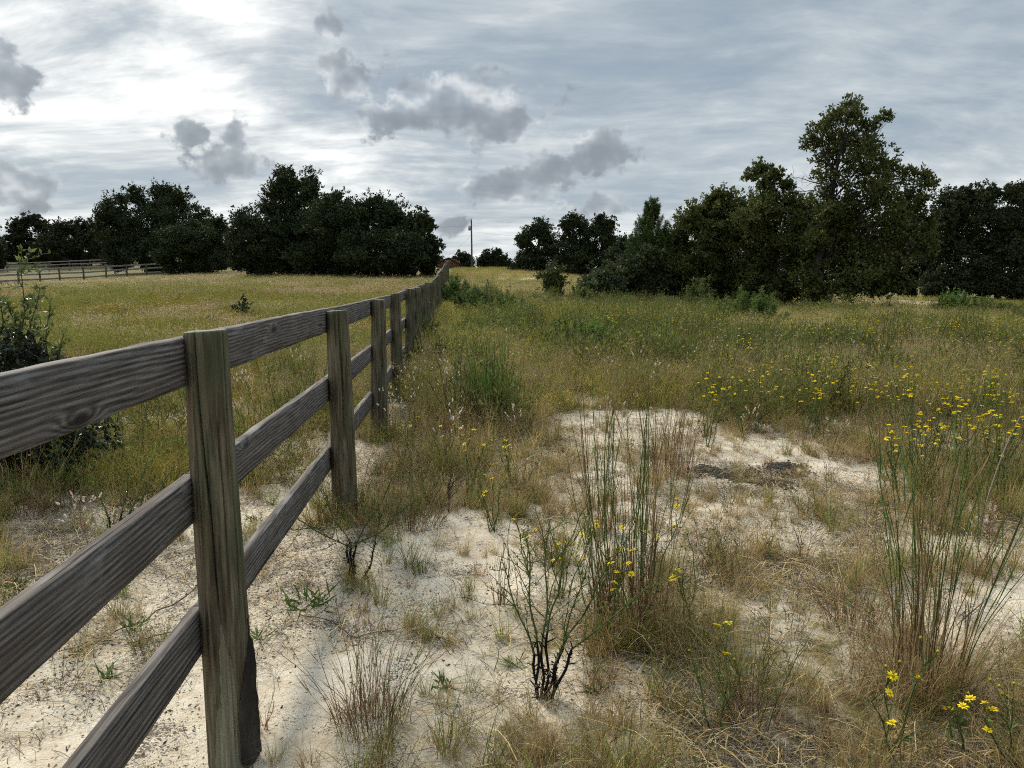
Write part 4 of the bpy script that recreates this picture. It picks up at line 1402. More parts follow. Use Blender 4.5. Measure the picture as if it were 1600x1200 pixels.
def scatter(name, label, pts, keys, which, scl, rng, tilt=.12, zs=None):
    """one countless cover of tufts: geometry-node instances on points"""
    kinds, first, cnt = [], {}, {}
    for k in keys:
        first[k] = len(kinds)
        kinds += TUFTS[k]
        cnt[k] = len(TUFTS[k])
    colx = bpy.data.collections.new(name + "_kinds")
    for i, me in enumerate(kinds):
        o = bpy.data.objects.new("%s_kind_%03d" % (name, i), me)
        colx.objects.link(o)
    n = len(pts)
    fk = np.array([first[k] for k in keys])
    ck = np.array([cnt[k] for k in keys])
    idx = fk[which] + (rng.uniform(size=n) * ck[which]).astype(int)
    me = bpy.data.meshes.new(name)
    me.vertices.add(n)
    me.vertices.foreach_set("co", np.asarray(pts, np.float32).ravel())
    rot = np.stack([rng.normal(size=n) * tilt, rng.normal(size=n) * tilt, rng.uniform(0, 2 * pi, n)], 1).astype(np.float32)
    sv = np.stack([scl, scl, scl if zs is None else zs], 1).astype(np.float32)
    me.attributes.new("idx", "INT", "POINT").data.foreach_set("value", idx.astype(np.int32))
    me.attributes.new("rot", "FLOAT_VECTOR", "POINT").data.foreach_set("vector", rot.ravel())
    me.attributes.new("scl", "FLOAT_VECTOR", "POINT").data.foreach_set("vector", sv.ravel())
    o = obj(name, me, kind="stuff", label=label)
    ng = bpy.data.node_groups.new(name, "GeometryNodeTree")
    ng.interface.new_socket("Geometry", in_out="INPUT", socket_type="NodeSocketGeometry")
    ng.interface.new_socket("Geometry", in_out="OUTPUT", socket_type="NodeSocketGeometry")
    gi = ng.nodes.new("NodeGroupInput")
    go = ng.nodes.new("NodeGroupOutput")
    ip = ng.nodes.new("GeometryNodeInstanceOnPoints")
    ci = ng.nodes.new("GeometryNodeCollectionInfo")
    ci.inputs["Collection"].default_value = colx
    ci.inputs["Separate Children"].default_value = True
    ci.inputs["Reset Children"].default_value = True

    def attr(nm, ty):
        a = ng.nodes.new("GeometryNodeInputNamedAttribute")
        a.data_type = ty
        a.inputs["Name"].default_value = nm
        return a.outputs["Attribute"]
    L = ng.links.new
    L(gi.outputs[0], ip.inputs["Points"])
    L(ci.outputs[0], ip.inputs["Instance"])
    ip.inputs["Pick Instance"].default_value = True
    L(attr("idx", "INT"), ip.inputs["Instance Index"])
    L(attr("rot", "FLOAT_VECTOR"), ip.inputs["Rotation"])
    L(attr("scl", "FLOAT_VECTOR"), ip.inputs["Scale"])
    L(ip.outputs[0], go.inputs[0])
    md = o.modifiers.new("scatter", "NODES")
    md.node_group = ng
    return o


def fan_points(n, y0, y1, t0, t1, rng, pad=1.0):
    """points over the ground, uniform in area, in a wedge a little wider than the view"""
    y = np.sqrt(rng.uniform(y0 * y0, y1 * y1, n))
    x = rng.uniform(t0, t1, n) * y + rng.uniform(-pad, pad, n)
    return x, y


def on_ground(x, y, dz=0.0):
    return np.stack([x, y, terrain(x, y) + dz], 1)


def fence_x(y):
    return -.752 - .0708 * y


def off_fence(x, y, m=.14):
    fx = fence_x(y)
    return (x > fx + m) | (x < fx - m - .08)


def pick(prob, rng):
    """prob (K,N) -> index"""
    p = np.cumsum(prob / prob.sum(0), 0)
    return (rng.uniform(size=prob.shape[1])[None] > p).sum(0).clip(0, prob.shape[0] - 1)


rg = np.random.default_rng(99)
# near ground, 1.8 - 13 m
x, y = fan_points(36000, 1.7, 13, -.78, .78, rg, .5)
cv = cover(x, y)
left = x < fence_x(y)
clm = fbm(x * 2.6, y * 2.6, 55, 3)
keep = (rg.uniform(size=len(x)) < np.clip(cv * 1.3 - .05, .15, 1) * (.70 + .30 * sstep(y, 2.4, 4.0)) * (.12 + .88 * sstep(clm, .42, .56)) * np.where(y < 6, 1.0, .85)) & off_fence(x, y, .10)
x, y, cv, left = x[keep], y[keep], cv[keep], left[keep]
gn = fbm(x * .55, y * .55, 61, 3)
rn = fbm(x * .8 + 9, y * .8, 71, 3)
far = sstep(y, 7.5, 10)
pr = np.stack([.8 * (1 - far * .6), (.5 + 1.2 * (rn - .4)).clip(.08, 2) * (1 - far * .5), (.42 + 4.0 * (gn - .5)).clip(.08, 2) + .3 * far, (.10 + .65 * far) * (cv > .35), .26 + 0 * x, .35 * (1 - far)], 0)
pr[1] *= np.where(left, .4, 1)
pr[2] *= np.where(left, 1.6, 1)
wh = pick(pr, rg)
sc_n = (.50 + .60 * rg.uniform(size=len(x))) * (.70 + .38 * np.clip(cv, 0, 1)) * (.78 + .22 * sstep(y, 2.6, 4.5)) * np.where(wh == 3, .85, 1)
scatter("dry_grass", "thin tan and olive wiry grass over the near sand", on_ground(x, y), ["wire", "red", "green", "seed", "weed", "mat"], wh, sc_n, rg)
fx_, fy_ = [], []
for n in range(2, 20):
    a, b = fence_xy(n)
    for _ in range(26 if n < 6 else 14):
        q = rg.uniform(0, 2 * pi)
        rr = rg.uniform(.09, .34)
        fx_.append(a + cos(q) * rr)
        fy_.append(b + sin(q) * rr)
fx_, fy_ = np.array(fx_), np.array(fy_)
scatter("post_foot_grass", "grass crowding round the feet of the fence posts", on_ground(fx_, fy_), ["wire", "green", "seed", "weed"], pick(np.stack([.5 + 0 * fx_, .5 + 0 * fx_, .25 + 0 * fx_, .3 + 0 * fx_], 0), rg), .6 + .6 * rg.uniform(size=len(fx_)), rg)
# litter on the sand
x, y = fan_points(26000, 1.7, 11, -.78, .78, rg, .4)
wh = (rg.uniform(size=len(x)) < .5).astype(int)
lt = fbm(x * .8, y * .8, 77, 3)
lt = .4 * lt + .6 * fbm(x * 3.1, y * 3.1, 78, 3)
keep = rg.uniform(size=len(x)) < np.clip((lt - .46) * 7, .06, 1) * np.where(wh == 1, cover(x, y) + .15, 1)
scatter("leaf_litter", "dark chips of dead leaf and straw strewn over the sand", on_ground(x, y, .002)[keep], ["bits", "mat"], wh[keep], .6 + .7 * rg.uniform(size=keep.sum()), rg, .04)
# meadow on this side, 9 - 60 m
y = rg.uniform(8.5, 62, 30000)
x = rg.uniform(-.12, .80, len(y)) * y + rg.uniform(-.8, .8, len(y))
keep = (x > fence_x(y) + .22)
cv = cover(x, y)
keep &= rg.uniform(size=len(x)) < np.clip(cv * 1.4 - .25, 0, 1) * np.where(y < 16, 1, .8)
x, y, cv = x[keep], y[keep], cv[keep]
gn = fbm(x * .22, y * .22, 62, 4)
pn = fbm(x * .15 + 5, y * .15, 63, 4)
mid = sstep(x / y, .02, .10) * (1 - sstep(x / y, .30, .5))
pr = np.stack([1.0 + 0 * x, (.25 + 7 * (gn - .52)).clip(.03, 3), (.14 + 7 * (pn - .53)).clip(.02, 3) + .5 * sstep(y, 26, 40) * (1 - sstep(x / y, .12, .25)), .5 * (1 - sstep(y, 12, 24))], 0)
wh = pick(pr, rg)
s = (.55 + .6 * rg.uniform(size=len(x))) * (1 + .016 * np.clip(y - 12, 0, 40))
scatter("meadow_grass", "olive and brown meadow grass between the fence and the trees", on_ground(x, y), ["meadow", "mgreen", "pale", "seed"], wh, s, rg, .10, s * (.45 + 1.0 * fbm(x * .35, y * .35, 64, 3)) / (1 + .006 * np.clip(y - 12, 0, 40)) * (1 - .45 * sstep(y, 26, 36)) * (1 - .4 * sstep(y, 26, 36) * (1 - sstep(x / y, .10, .16))))
# taller stems standing out of the meadow
y = rg.uniform(7.5, 40, 2600)
x = rg.uniform(-.08, .78, len(y)) * y
keep = (x > fence_x(y) + .4) & (cover(x, y) > .5) & (fbm(x * .4, y * .4, 91, 3) > .47)
x, y = x[keep], y[keep]
wh = pick(np.stack([.5 + 0 * x, .35 + 0 * x, .5 + 0 * x], 0), rg)
scatter("tall_weeds", "taller brown and green weed stems standing out of the meadow", on_ground(x, y), ["tall", "dark", "bushy"], wh, .65 + .6 * rg.uniform(size=len(x)), rg, .10)
# pasture beyond the fence
y = rg.uniform(5.5, 78, 30000)
x = rg.uniform(-.80, -.03, len(y)) * y + rg.uniform(-.8, .8, len(y))
keep = (x < fence_x(y) - .30) & (x > -.82 * y)
cv = np.maximum(cover(x, y), sstep(y, 12, 16))
keep &= rg.uniform(size=len(x)) < np.clip(cv * 1.4 - .2, 0, 1)
x, y = x[keep], y[keep]
gn = fbm(x * .2, y * .2, 66, 4)
pale = sstep(y, 42, 58) * .5 + (3 * (fbm(x * .12, y * .25, 67, 3) - .56)).clip(0, 1)
pr = np.stack([1.0 + 0 * x, (.30 + 11 * (gn - .50)).clip(.03, 3), pale + .03 + (6 * (fbm(x * .5, y * .5, 69, 3) - .60)).clip(0, 1)], 0)
wh = pick(pr, rg)
s = (.7 + .6 * rg.uniform(size=len(x))) * (1 + .018 * np.clip(y - 12, 0, 50)) * (.7 + .3 * sstep(y, 7, 14))
scatter("pasture_grass", "short golden olive pasture grass beyond the fence", on_ground(x, y), ["pasture", "mgreen", "pale"], wh, s, rg, .10, s * (.5 + .8 * fbm(x * .3, y * .3, 68, 3)) / (1 + .018 * np.clip(y - 12, 0, 50)) * (1 - .5 * sstep(y, 42, 62)))
y = rg.uniform(5.2, 45, 1500)
x = rg.uniform(-.75, -.10, len(y)) * y
keep = (x < fence_x(y) - .5) & (fbm(x * .35, y * .35, 95, 3) > np.where(y < 13, .44, .54))
x, y = x[keep], y[keep]
wh = pick(np.stack([.5 + 0 * x, .3 + 0 * x, .5 + 0 * x, .8 * (y < 14) + .2], 0), rg)
scatter("pasture_weeds", "rusty brown and green weeds standing in the pasture behind the fence", on_ground(x, y), ["tall", "dark", "bushy", "red"], wh, (.45 + .5 * rg.uniform(size=len(x))) * np.where(wh == 3, 1.7, 1) * np.where(y > 14, .75, 1), rg, .10)
# far slope and verge
x, y = fan_points(9000, 60, 100, -.13, .30, rg, 1)
keep = (x > fence_x(y) + .3) & (cover(x, y) > .4)
x, y = x[keep], y[keep]
wh = pick(np.stack([.6 + 0 * x, .3 + .9 * sstep(y, 80, 88), .5 * (1 - sstep(y, 76, 84))], 0), rg)
scatter("slope_grass", "grass on the far rise below the utility pole", on_ground(x, y), ["meadow", "mgreen", "pale"], wh, np.where(y > 84, .55, .75) * (.8 + .5 * rg.uniform(size=len(x))), rg)


# ------------------------------------------------------------------ tall bunch grass (countable clumps)
def bunchgrass(label, base, n, H, spread, R, seed, wst=.0026, green=.6, nb=170, group=None, leanx=0.0, bend=.05):
    rng = np.random.default_rng(seed)
    root = empty("bunch_grass", base, label, "grass clump", group)
    sm = MB()
    a = rng.uniform(0, 2 * pi, n)
    rr = R * np.sqrt(rng.uniform(0, 1, n))
    b = np.stack([rr * np.cos(a), rr * np.sin(a), np.full(n, -.02)], 1)
    h = H * rng.uniform(.55, 1.05, n)
    e = b + np.stack([np.cos(a) * rr / R * spread * rng.uniform(.3, 1.2, n) + leanx, np.sin(a) * rr / R * spread * rng.uniform(.3, 1.2, n), h], 1)
    S = 11
    t = np.linspace(0, 1, S)[None, :, None]
    P = b[:, None] * (1 - t) + e[:, None] * t
    P[..., :2] += ((e - b)[:, None, :2]) * (t ** 1.6 - t) * .8
    P += np.sin(t * 5 + rng.uniform(0, 6, (n, 1, 3))) * .016 * t
    P[..., :2] += (rng.normal(size=(n, 1, 2)) * bend * H) * t ** 2.5
    g = rng.uniform(size=(n, 1, 1)) < green
    lowc = np.array((.21, .115, .065)) * rng.uniform(.6, 1.3, (n, 1, 1))
    hic = np.where(g, np.array((.095, .15, .036)), np.array((.24, .165, .085))) * rng.uniform(.7, 1.3, (n, 1, 1))
    f = sstep(t, .12, .42)
    C = lowc * (1 - f) + hic * f
    sm.tubes(P, (wst * .78 * rng.uniform(.6, 1.25, (n, 1))) * np.linspace(1.1, .42, S)[None], C, 4)
    # leaf sheaths held tight to the stalks
    k = n * 5
    q = rng.integers(0, n, k)
    i0 = rng.integers(1, S - 2, k)
    o = P[q, i0]
    A = unit(unit(P[q, i0 + 1] - o) + rng.normal(size=(k, 3)) * .16)
    sm.leaves(o, A, unit(np.cross(A, rdir(k, rng))), rng.uniform(.12, .3, k) * H, wst * .9, C[q, i0] * rng.uniform(.8, 1.2, (k, 1)))
    obj("stalks", sm.mesh("stalks", M_GRASS), root, kind="stuff")
    lm = MB()
    nb = int(nb * 1.5)
    blades(lm, rng, nb, R * 1.2, .14 * H, .42 * H, .38, .6, .0019, [(.25, .145, .075), (.16, .09, .05), (.30, .21, .11), (.34, .27, .16), (.19, .18, .055)], S=6)
    obj("basal_leaves", lm.mesh("basal_leaves", M_GRASS), root, kind="stuff", label="curled red-brown dead leaves round the foot of the clump")
    return root


bunchgrass("tall green and rust bunch grass in the middle of the sandy patch", G(985, 985), 46, 1.12, .20, .165, 201, .0027, .6, 420, bend=.03)
bunchgrass("tall sparse bunch grass nearest the picture's lower corner", G(1450, 1085), 34, 1.22, .24, .135, 202, .0029, .62, 360, leanx=.05, bend=.035)
bunchgrass("dense straight green bunch grass close to the third fence post", G(762, 672), 80, .98, .12, .19, 203, .0034, .85, 200, bend=.018)
bunchgrass("slim bunch of green stalks behind the middle bunch grass", G(945, 830), 12, .92, .05, .05, 204, .0028, .75, 60)
bunchgrass("low brown bunch grass with spread stalks between the two tall clumps", G(1330, 985), 26, .36, .22, .10, 205, .002, .3, 120)
bunchgrass("brown tussock with fanned stalks beside the nearest post's sand", G(580, 1130), 44, .50, .22, .12, 206, .0016, .25, 150)
bunchgrass("thin dry tuft growing at the foot of the nearest post", G(400, 1140), 16, .24, .08, .04, 207, .0012, .2, 40)
bunchgrass("thin pinkish upright tuft alone on the pale sand", G(780, 945), 12, .34, .06, .03, 208, .0016, .1, 16)
bunchgrass("bushy brown tussock leaning by the second post's forked weed", G(650, 820), 60, .42, .30, .16, 209, .0016, .25, 160, leanx=.08)
bunchgrass("tall brown grass standing behind the middle bunch grass on its far side", G(1040, 745), 60, .85, .20, .18, 210, .002, .15, 160)
bunchgrass("rounded brown tussock at the near edge of the meadow by the path", G(835, 640), 70, .42, .26, .20, 211, .002, .25, 160)
bunchgrass("grey-green tussock with thin stalks low in the lower corner", G(1180, 1130), 30, .42, .25, .10, 212, .0015, .5, 140)


bunchgrass("arching green and brown grass under the evergreen shrub at the picture edge", G(40, 800), 50, .46, .55, .20, 213, .0022, .6, 170)
bunchgrass("low ferny grass in front of the evergreen shrub behind the middle rail", G(95, 790), 40, .34, .45, .18, 214, .002, .55, 150)
bunchgrass("loose golden grass behind the middle rail beside the dark twiggy shrublet", G(235, 760), 40, .42, .40, .22, 215, .0018, .5, 170)
# ------------------------------------------------------------------ burnt-stem shrublets
def burnt_shrub(label, base, stems, seed, name="burnt_shrublet"):
    """stems: (dx, dz of tip) black woody below, green wand above"""
    rng = np.random.default_rng(seed)
    root = empty(name, base, label, "shrub")
    wm, gm, lm = MB(), MB(), MB()
    for (x0, dxm, hm, dxt, ht, dyt) in stems:
        s = np.array([x0, 0, -.03])
        m = np.array([x0 + dxm, dyt * .4, hm])
        e = np.array([x0 + dxt, dyt, ht])
        P = limb_paths(s[None], m[None], 9, rng, .07, 0)
        wm.tubes(P, (.0042 + .0035 * (fbm(np.arange(9) * 1.7, np.arange(9) * 0 + x0 * 9, seed, 2)))[None] * np.linspace(1.25, .75, 9)[None], (.014, .012, .012), 6)
        nk = 16
        o = P[0][rng.integers(1, 9, nk)] + rng.normal(size=(nk, 3)) * .004
        A = unit(rdir(nk, rng) + np.array([0, 0, .6]))
        wm.tubes(np.stack([o, o + A * rng.uniform(.012, .04, (nk, 1))], 1), np.array([[.0032, .0018]]), (.02, .017, .016), 4)
        Q = limb_paths(P[0][-1][None], e[None], 12, rng, .05, -.02)
        gm.tubes(Q, np.linspace(.0042, .0016, 12)[None], (.075, .085, .03), 4)
        nsd = 7
        st = Q[0][rng.integers(1, 11, nsd)]
        en = st + unit((e - m)[None] + rng.normal(size=(nsd, 3)) * .30) * rng.uniform(.08, .26, (nsd, 1))
        R = limb_paths(st, en, 7, rng, .06, 0)
        gm.tubes(R, np.linspace(.0024, .0011, 7)[None], (.08, .095, .034), 3)
        pts = np.concatenate([Q.reshape(-1, 3), Q.reshape(-1, 3), R.reshape(-1, 3)])
        k = 170
        o = pts[rng.integers(0, len(pts), k)]
        A = unit(rdir(k, rng) + np.array([0, 0, .7]))
        lm.leaves(o, A, unit(np.cross(A, rdir(k, rng))), rng.uniform(.010, .026, k), .0022, np.array((.095, .125, .032)) * rng.uniform(.7, 1.4, (k, 1)))
    obj("charred_stems", wm.mesh("charred_stems", M_STEM), root, label="knobbly black charred stems")
    obj("green_wands", gm.mesh("green_wands", M_STEM), root)
    obj("leaves", lm.mesh("leaves", M_GRASS), root, kind="stuff")


burnt_shrub("wispy green shrublet on knobbly black stems in the near sand", G(845, 1092), [(-.01, -.005, .22, -.05, .64, .02), (.015, .01, .26, .08, .60, .05), (.03, .06, .22, .28, .58, .08), (.02, .03, .15, .14, .52, -.05), (.035, .08, .20, .38, .46, .0), (-.015, -.01, .16, -.13, .50, .1), (.005, .0, .18, .03, .66, .12)], 301)
burnt_shrub("forked shrublet with black foot and arching wands beside the second post", G(547, 905), [(0, -.01, .18, -.42, .42, .0), (.0, .0, .17, -.16, .46, .1), (.01, .02, .18, .20, .50, .1), (.01, .01, .18, .34, .44, -.1), (.07, .05, .16, .06, .36, .2)], 302)
burnt_shrub("dark twiggy shrublet behind the middle rail near the pale seed heads", G(178, 838), [(0, -.03, .13, -.10, .36, 0), (.01, .03, .14, .06, .38, .1), (.07, .05, .12, .20, .36, 0), (.08, .07, .13, .30, .44, .1), (.06, .03, .14, .12, .42, .1)], 303)
burnt_shrub("dark stemmed shrublet at the near edge of the yellow flower patch", G(1145, 655), [(0, -.03, .14, -.35, .55, 0), (0, .02, .13, .18, .5, .1), (0, 0, .15, -.18, .5, .1)], 304)
burnt_shrub("dark stemmed shrublet standing under the thickest yellow flowers", G(1275, 645), [(0, .2, .25, .35, .5, 0), (-.02, -.1, .2, -.25, .55, .1), (0, 0, .22, .02, .6, .1)], 305)


def dead_weed(label, base, H, seed, col=(.045, .032, .026), group=None):
    rng = np.random.default_rng(seed)
    mb = MB()
    P = limb_paths(np.array([[0, 0, -.02]]), np.array([[.03 * H, 0, H * .55]]), 7, rng, .05, 0)
    mb.tubes(P, np.linspace(.006, .004, 7)[None] * (.6 + H), col, 5)
    n = 11
    st = P[0][rng.integers(3, 7, n)]
    en = st + unit(rng.normal(size=(n, 3)) * np.array([.7, .5, .2]) + np.array([0, 0, 1.0])) * H * rng.uniform(.2, .5, (n, 1))
    Q = limb_paths(st, en, 6, rng, .1, 0)
    mb.tubes(Q, np.linspace(.0035, .0015, 6)[None] * (.6 + H), col, 4)
    st = Q[rng.integers(0, n, 22), rng.integers(2, 6, 22)]
    en = st + unit(rng.normal(size=(22, 3)) * .5 + np.array([0, 0, .9])) * H * rng.uniform(.06, .18, (22, 1))
    mb.tubes(limb_paths(st, en, 4, rng, .1, 0), np.linspace(.0018, .001, 4)[None] * (.6 + H), col, 3)
    root = empty("dead_weed", base, label, "weed", group)
    obj("stem", mb.mesh("stem", M_STEM), root)


dead_weed("small dark dead branching weed at the head of the sandy path", G(870, 595), .48, 311)
dead_weed("reddish dead weed standing left of the sandy path's dead weed", G(826, 590), .42, 312)
dead_weed("dark dead weed among yellow flowers near the meadow's far side", G(1440, 600), .62, 313)
dead_weed("dead brown weed at the very edge of the meadow's right side", G(1590, 650), .45, 314, (.07, .05, .04))
dead_weed("thin dark dead weed between the bunch grass and the disturbed soil", G(1290, 640), .55, 315)
dead_weed("leaning dark dead weed at the foot of the third post's weeds", G(700, 800), .34, 316)


# ------------------------------------------------------------------ wildflowers
YEL, YEL2 = (.86, .68, .016), (.70, .42, .01)


def head_mesh(seed, R=.016, npet=11):
    rng = np.random.default_rng(seed)
    mb = MB()
    a = np.arange(npet) * 2 * pi / npet + rng.uniform(-.12, .12, npet)
    A = unit(np.stack([np.cos(a), np.sin(a), rng.uniform(-.15, .3, npet)], 1))
    Bv = np.stack([-np.sin(a), np.cos(a), np.zeros(npet)], 1)
    mb.leaves(A * R * .25, A, Bv, R * rng.uniform(.7, 1.0, npet), R * .19, np.array(YEL) * rng.uniform(.85, 1.1, (npet, 1)), .05)
    k = 8
    an = np.arange(k) * 2 * pi / k
    v = np.concatenate([np.stack([np.cos(an) * R * .36, np.sin(an) * R * .36, np.zeros(k)], 1), np.stack([np.cos(an) * R * .22, np.sin(an) * R * .22, np.full(k, R * .22)], 1), np.stack([np.cos(an) * R * .16, np.sin(an) * R * .16, np.full(k, -R * .5)], 1), [[0, 0, R * .27]]])
    j, j2 = np.arange(k), (np.arange(k) + 1) % k
    mb.add(v, np.concatenate([np.stack([j, j2, k + j2, k + j], 1), np.stack([k + j, k + j2, np.full(k, 3 * k), np.full(k, 3 * k)], 1), np.stack([2 * k + j, 2 * k + j2, j2, j], 1)]),
           np.concatenate([np.tile(YEL2, (2 * k, 1)), np.tile((.10, .13, .03), (k, 1)), [YEL2]]))
    return mb.mesh("flower_head", M_PETAL)


def bud_geo(mb, P, rng, r=.006):
    for p in P:
        k = 6
        an = np.arange(k) * 2 * pi / k
        v = np.concatenate([np.stack([np.cos(an) * r, np.sin(an) * r, np.zeros(k)], 1), [[0, 0, -r * 1.5], [0, 0, r * 1.1]]]) + p
        j, j2 = np.arange(k), (np.arange(k) + 1) % k
        mb.add(v, np.concatenate([np.stack([np.full(k, k), j2, j, j], 1), np.stack([j, j2, np.full(k, k + 1), np.full(k, k + 1)], 1)]), np.concatenate([np.tile((.22, .27, .03), (k, 1)), [(.10, .15, .03), (.55, .5, .03)]]))


HEADS = [head_mesh(400 + i) for i in range(3)]


def yellow_plant(label, base, H, nstem, nhead, spread, seed, group=None, single=True, hs=1.0):
    rng = np.random.default_rng(seed)
    root = empty("yellow_wildflower", base, label, "flower", group)
    sm, lm = MB(), MB()
    b = np.zeros((nstem, 3))
    b[:, :2] = rng.normal(size=(nstem, 2)) * .02
    e = b + np.stack([rng.normal(size=nstem) * spread * .6, rng.normal(size=nstem) * spread * .6, H * rng.uniform(.6, .85, nstem)], 1)
    P = limb_paths(b, e, 9, rng, .06, 0)
    sm.tubes(P, np.linspace(.0035, .0020, 9)[None], (.075, .095, .03), 4)
    nt = nhead + nhead // 2 + 2
    q = rng.integers(0, nstem, nt)
    st = P[q, rng.integers(5, 9, nt)]
    en = st + unit(rng.normal(size=(nt, 3)) * .45 + np.array([0, 0, 1.0])) * H * rng.uniform(.12, .32, (nt, 1))
    Q = limb_paths(st, en, 7, rng, .07, 0)
    sm.tubes(Q, np.linspace(.0018, .0011, 7)[None], (.085, .11, .032), 3)
    k = 34 * nstem
    o = P[rng.integers(0, nstem, k), rng.integers(0, 9, k)]
    A = unit(rdir(k, rng) * np.array([1, 1, .5]) + np.array([0, 0, .6]))
    lm.leaves(o, A, unit(np.cross(A, rdir(k, rng))), rng.uniform(.02, .055, k), .0025, np.array((.085, .12, .034)) * rng.uniform(.7, 1.4, (k, 1)))
    obj("stems", sm.mesh("stems", M_STEM), root)
    obj("leaves", lm.mesh("leaves", M_GRASS), root, kind="stuff")
    bm = MB()
    bud_geo(bm, en[nhead:], rng)
    obj("buds", bm.mesh("buds", M_PETAL), root, kind="stuff")
    if single:
        for i in range(nhead):
            o = obj("flower_head", HEADS[i % 3], root, en[i])
            o.rotation_euler = (rng.uniform(-.6, .6), rng.uniform(-.6, .6), rng.uniform(0, 6))
            o.scale = (hs * rng.uniform(.8, 1.15),) * 3
    else:
        hm = MB()
        for i in range(nhead):
            for n, lift, ln in ((7, .15, .018), (6, .75, .013)):
                a = np.arange(n) * 2 * pi / n + rng.uniform(0, 6)
                A = unit(np.stack([np.cos(a), np.sin(a), np.full(n, lift)], 1) + rng.normal(size=(1, 3)) * .25)
                hm.leaves(np.repeat(en[i][None], n, 0), A, unit(np.cross(A, rdir(n, rng) * .4 + np.array([0, 0, 1.0]))), ln * hs * rng.uniform(.7, 1.2), .0075 * hs, np.array(YEL) * rng.uniform(.75, 1.15), .1)
        obj("flower_heads", hm.mesh("flower_heads", M_PETAL), root, kind="stuff")
    return root


for i, (px, py, H, ns, nh, sp, lab) in enumerate([
    (1490, 1185, .30, 3, 3, .10, "yellow wildflower with the largest open bloom at the foot of the corner bunch grass"),
    (1390, 1190, .42, 4, 4, .14, "yellow wildflower with two side by side blooms in front of the corner bunch grass"),
    (1575, 1195, .30, 3, 4, .08, "small yellow wildflower at the lower picture corner"),
    (1120, 1140, .34, 3, 3, .10, "yellow wildflower with few blooms below the low brown bunch grass"),
    (935, 1000, .46, 6, 9, .14, "yellow wildflower mingling with the middle bunch grass's near side"),
    (1000, 985, .55, 5, 9, .14, "yellow wildflower growing up through the middle bunch grass stalks"),
    (1075, 1000, .40, 3, 4, .10, "yellow wildflower on the far flank of the middle bunch grass"),
    (880, 940, .42, 4, 7, .14, "yellow wildflower above the wispy shrublet with black stems"),
    (820, 900, .34, 3, 5, .12, "yellow wildflower at the edge of the pale sand left of the middle bunch grass"),
    (730, 790, .48, 4, 6, .16, "yellow wildflower in the weeds to the right of the third post"),
    (770, 830, .42, 4, 5, .16, "yellow wildflower on dark stems below the dense green bunch grass"),
    (690, 735, .45, 4, 6, .16, "yellow wildflower at the weedy foot of the third post"),
    (800, 760, .42, 4, 6, .16, "yellow wildflower right under the dense green bunch grass"),
    (640, 720, .40, 3, 4, .12, "yellow wildflower tight beside the third post's base")]):
    yellow_plant(lab, G(px, py), H, ns, nh, sp, 500 + i)

# the flower patches of the meadow: prototypes copied as individuals, each drift with its own label
rf = np.random.default_rng(31)


def flower_at(px, pt, H):
    """place a plant of height H so that its top shows at row pt"""
    yy = 1200 * (CAMH - H * .92) / max(pt - 440, 8)
    for _ in range(6):
        xx = (px - 800) / 1200 * yy
        yy = 1200 * (CAMH - H * .92 - float(terrain(xx, yy))) / max(pt - 440, 8)
    return xx, yy


def drifts(protos, table, H, ok):
    used = 0
    for (cx, cy, sx, sy, n, lab) in table:
        for _ in range(n):
            xx, yy = flower_at(rf.normal(cx, sx), max(476, rf.normal(cy, sy)), H)
            if not ok(xx, yy):
                continue
            loc = (xx, yy, float(terrain(xx, yy)))
            if used < len(protos):
                o = protos[used]
                o.location = loc
                o["label"] = lab
                o["group"] = "drift: " + lab
            else:
                copy_tree(protos[used % len(protos)], loc, rf.uniform(0, 6), rf.uniform(.85, 1.12), lab, "drift: " + lab)
            used += 1


pr_y = [yellow_plant("yellow wildflower", (0, 0, -50), .62, 5, 7, .24, 540 + i, "g", False, 1.1) for i in range(5)]
drifts(pr_y, [
    (1265, 566, 42, 8, 10, "yellow wildflower in the brightest drift, mid meadow above the dark stemmed shrublets"),
    (1205, 582, 30, 8, 3, "yellow wildflower at the loose near end of the brightest drift"),
    (1325, 600, 45, 10, 5, "yellow wildflower just below the brightest drift"),
    (1106, 598, 8, 5, 2, "yellow wildflower at the meadow edge straight above the disturbed dark soil"),
    (1170, 590, 8, 5, 2, "yellow wildflower in the small pair between the meadow edge and the brightest drift"),
    (1430, 592, 45, 12, 5, "yellow wildflower scattered to the right of the brightest drift"),
    (1530, 588, 45, 14, 7, "yellow wildflower in the upper drift near the picture's right edge"),
    (1480, 632, 60, 10, 9, "yellow wildflower in the long low drift behind the corner bunch grass"),
    (1565, 655, 26, 10, 4, "yellow wildflower at the near end of the long low drift by the picture edge"),
    (1455, 662, 16, 5, 3, "yellow wildflower nearest in front of the long low drift")], .60, lambda x, y: 3 < y < 30)
pr_y2 = [yellow_plant("yellow wildflower", (0, 0, -50), .74, 5, 6, .26, 560 + i, "g", False, 1.2) for i in range(4)]
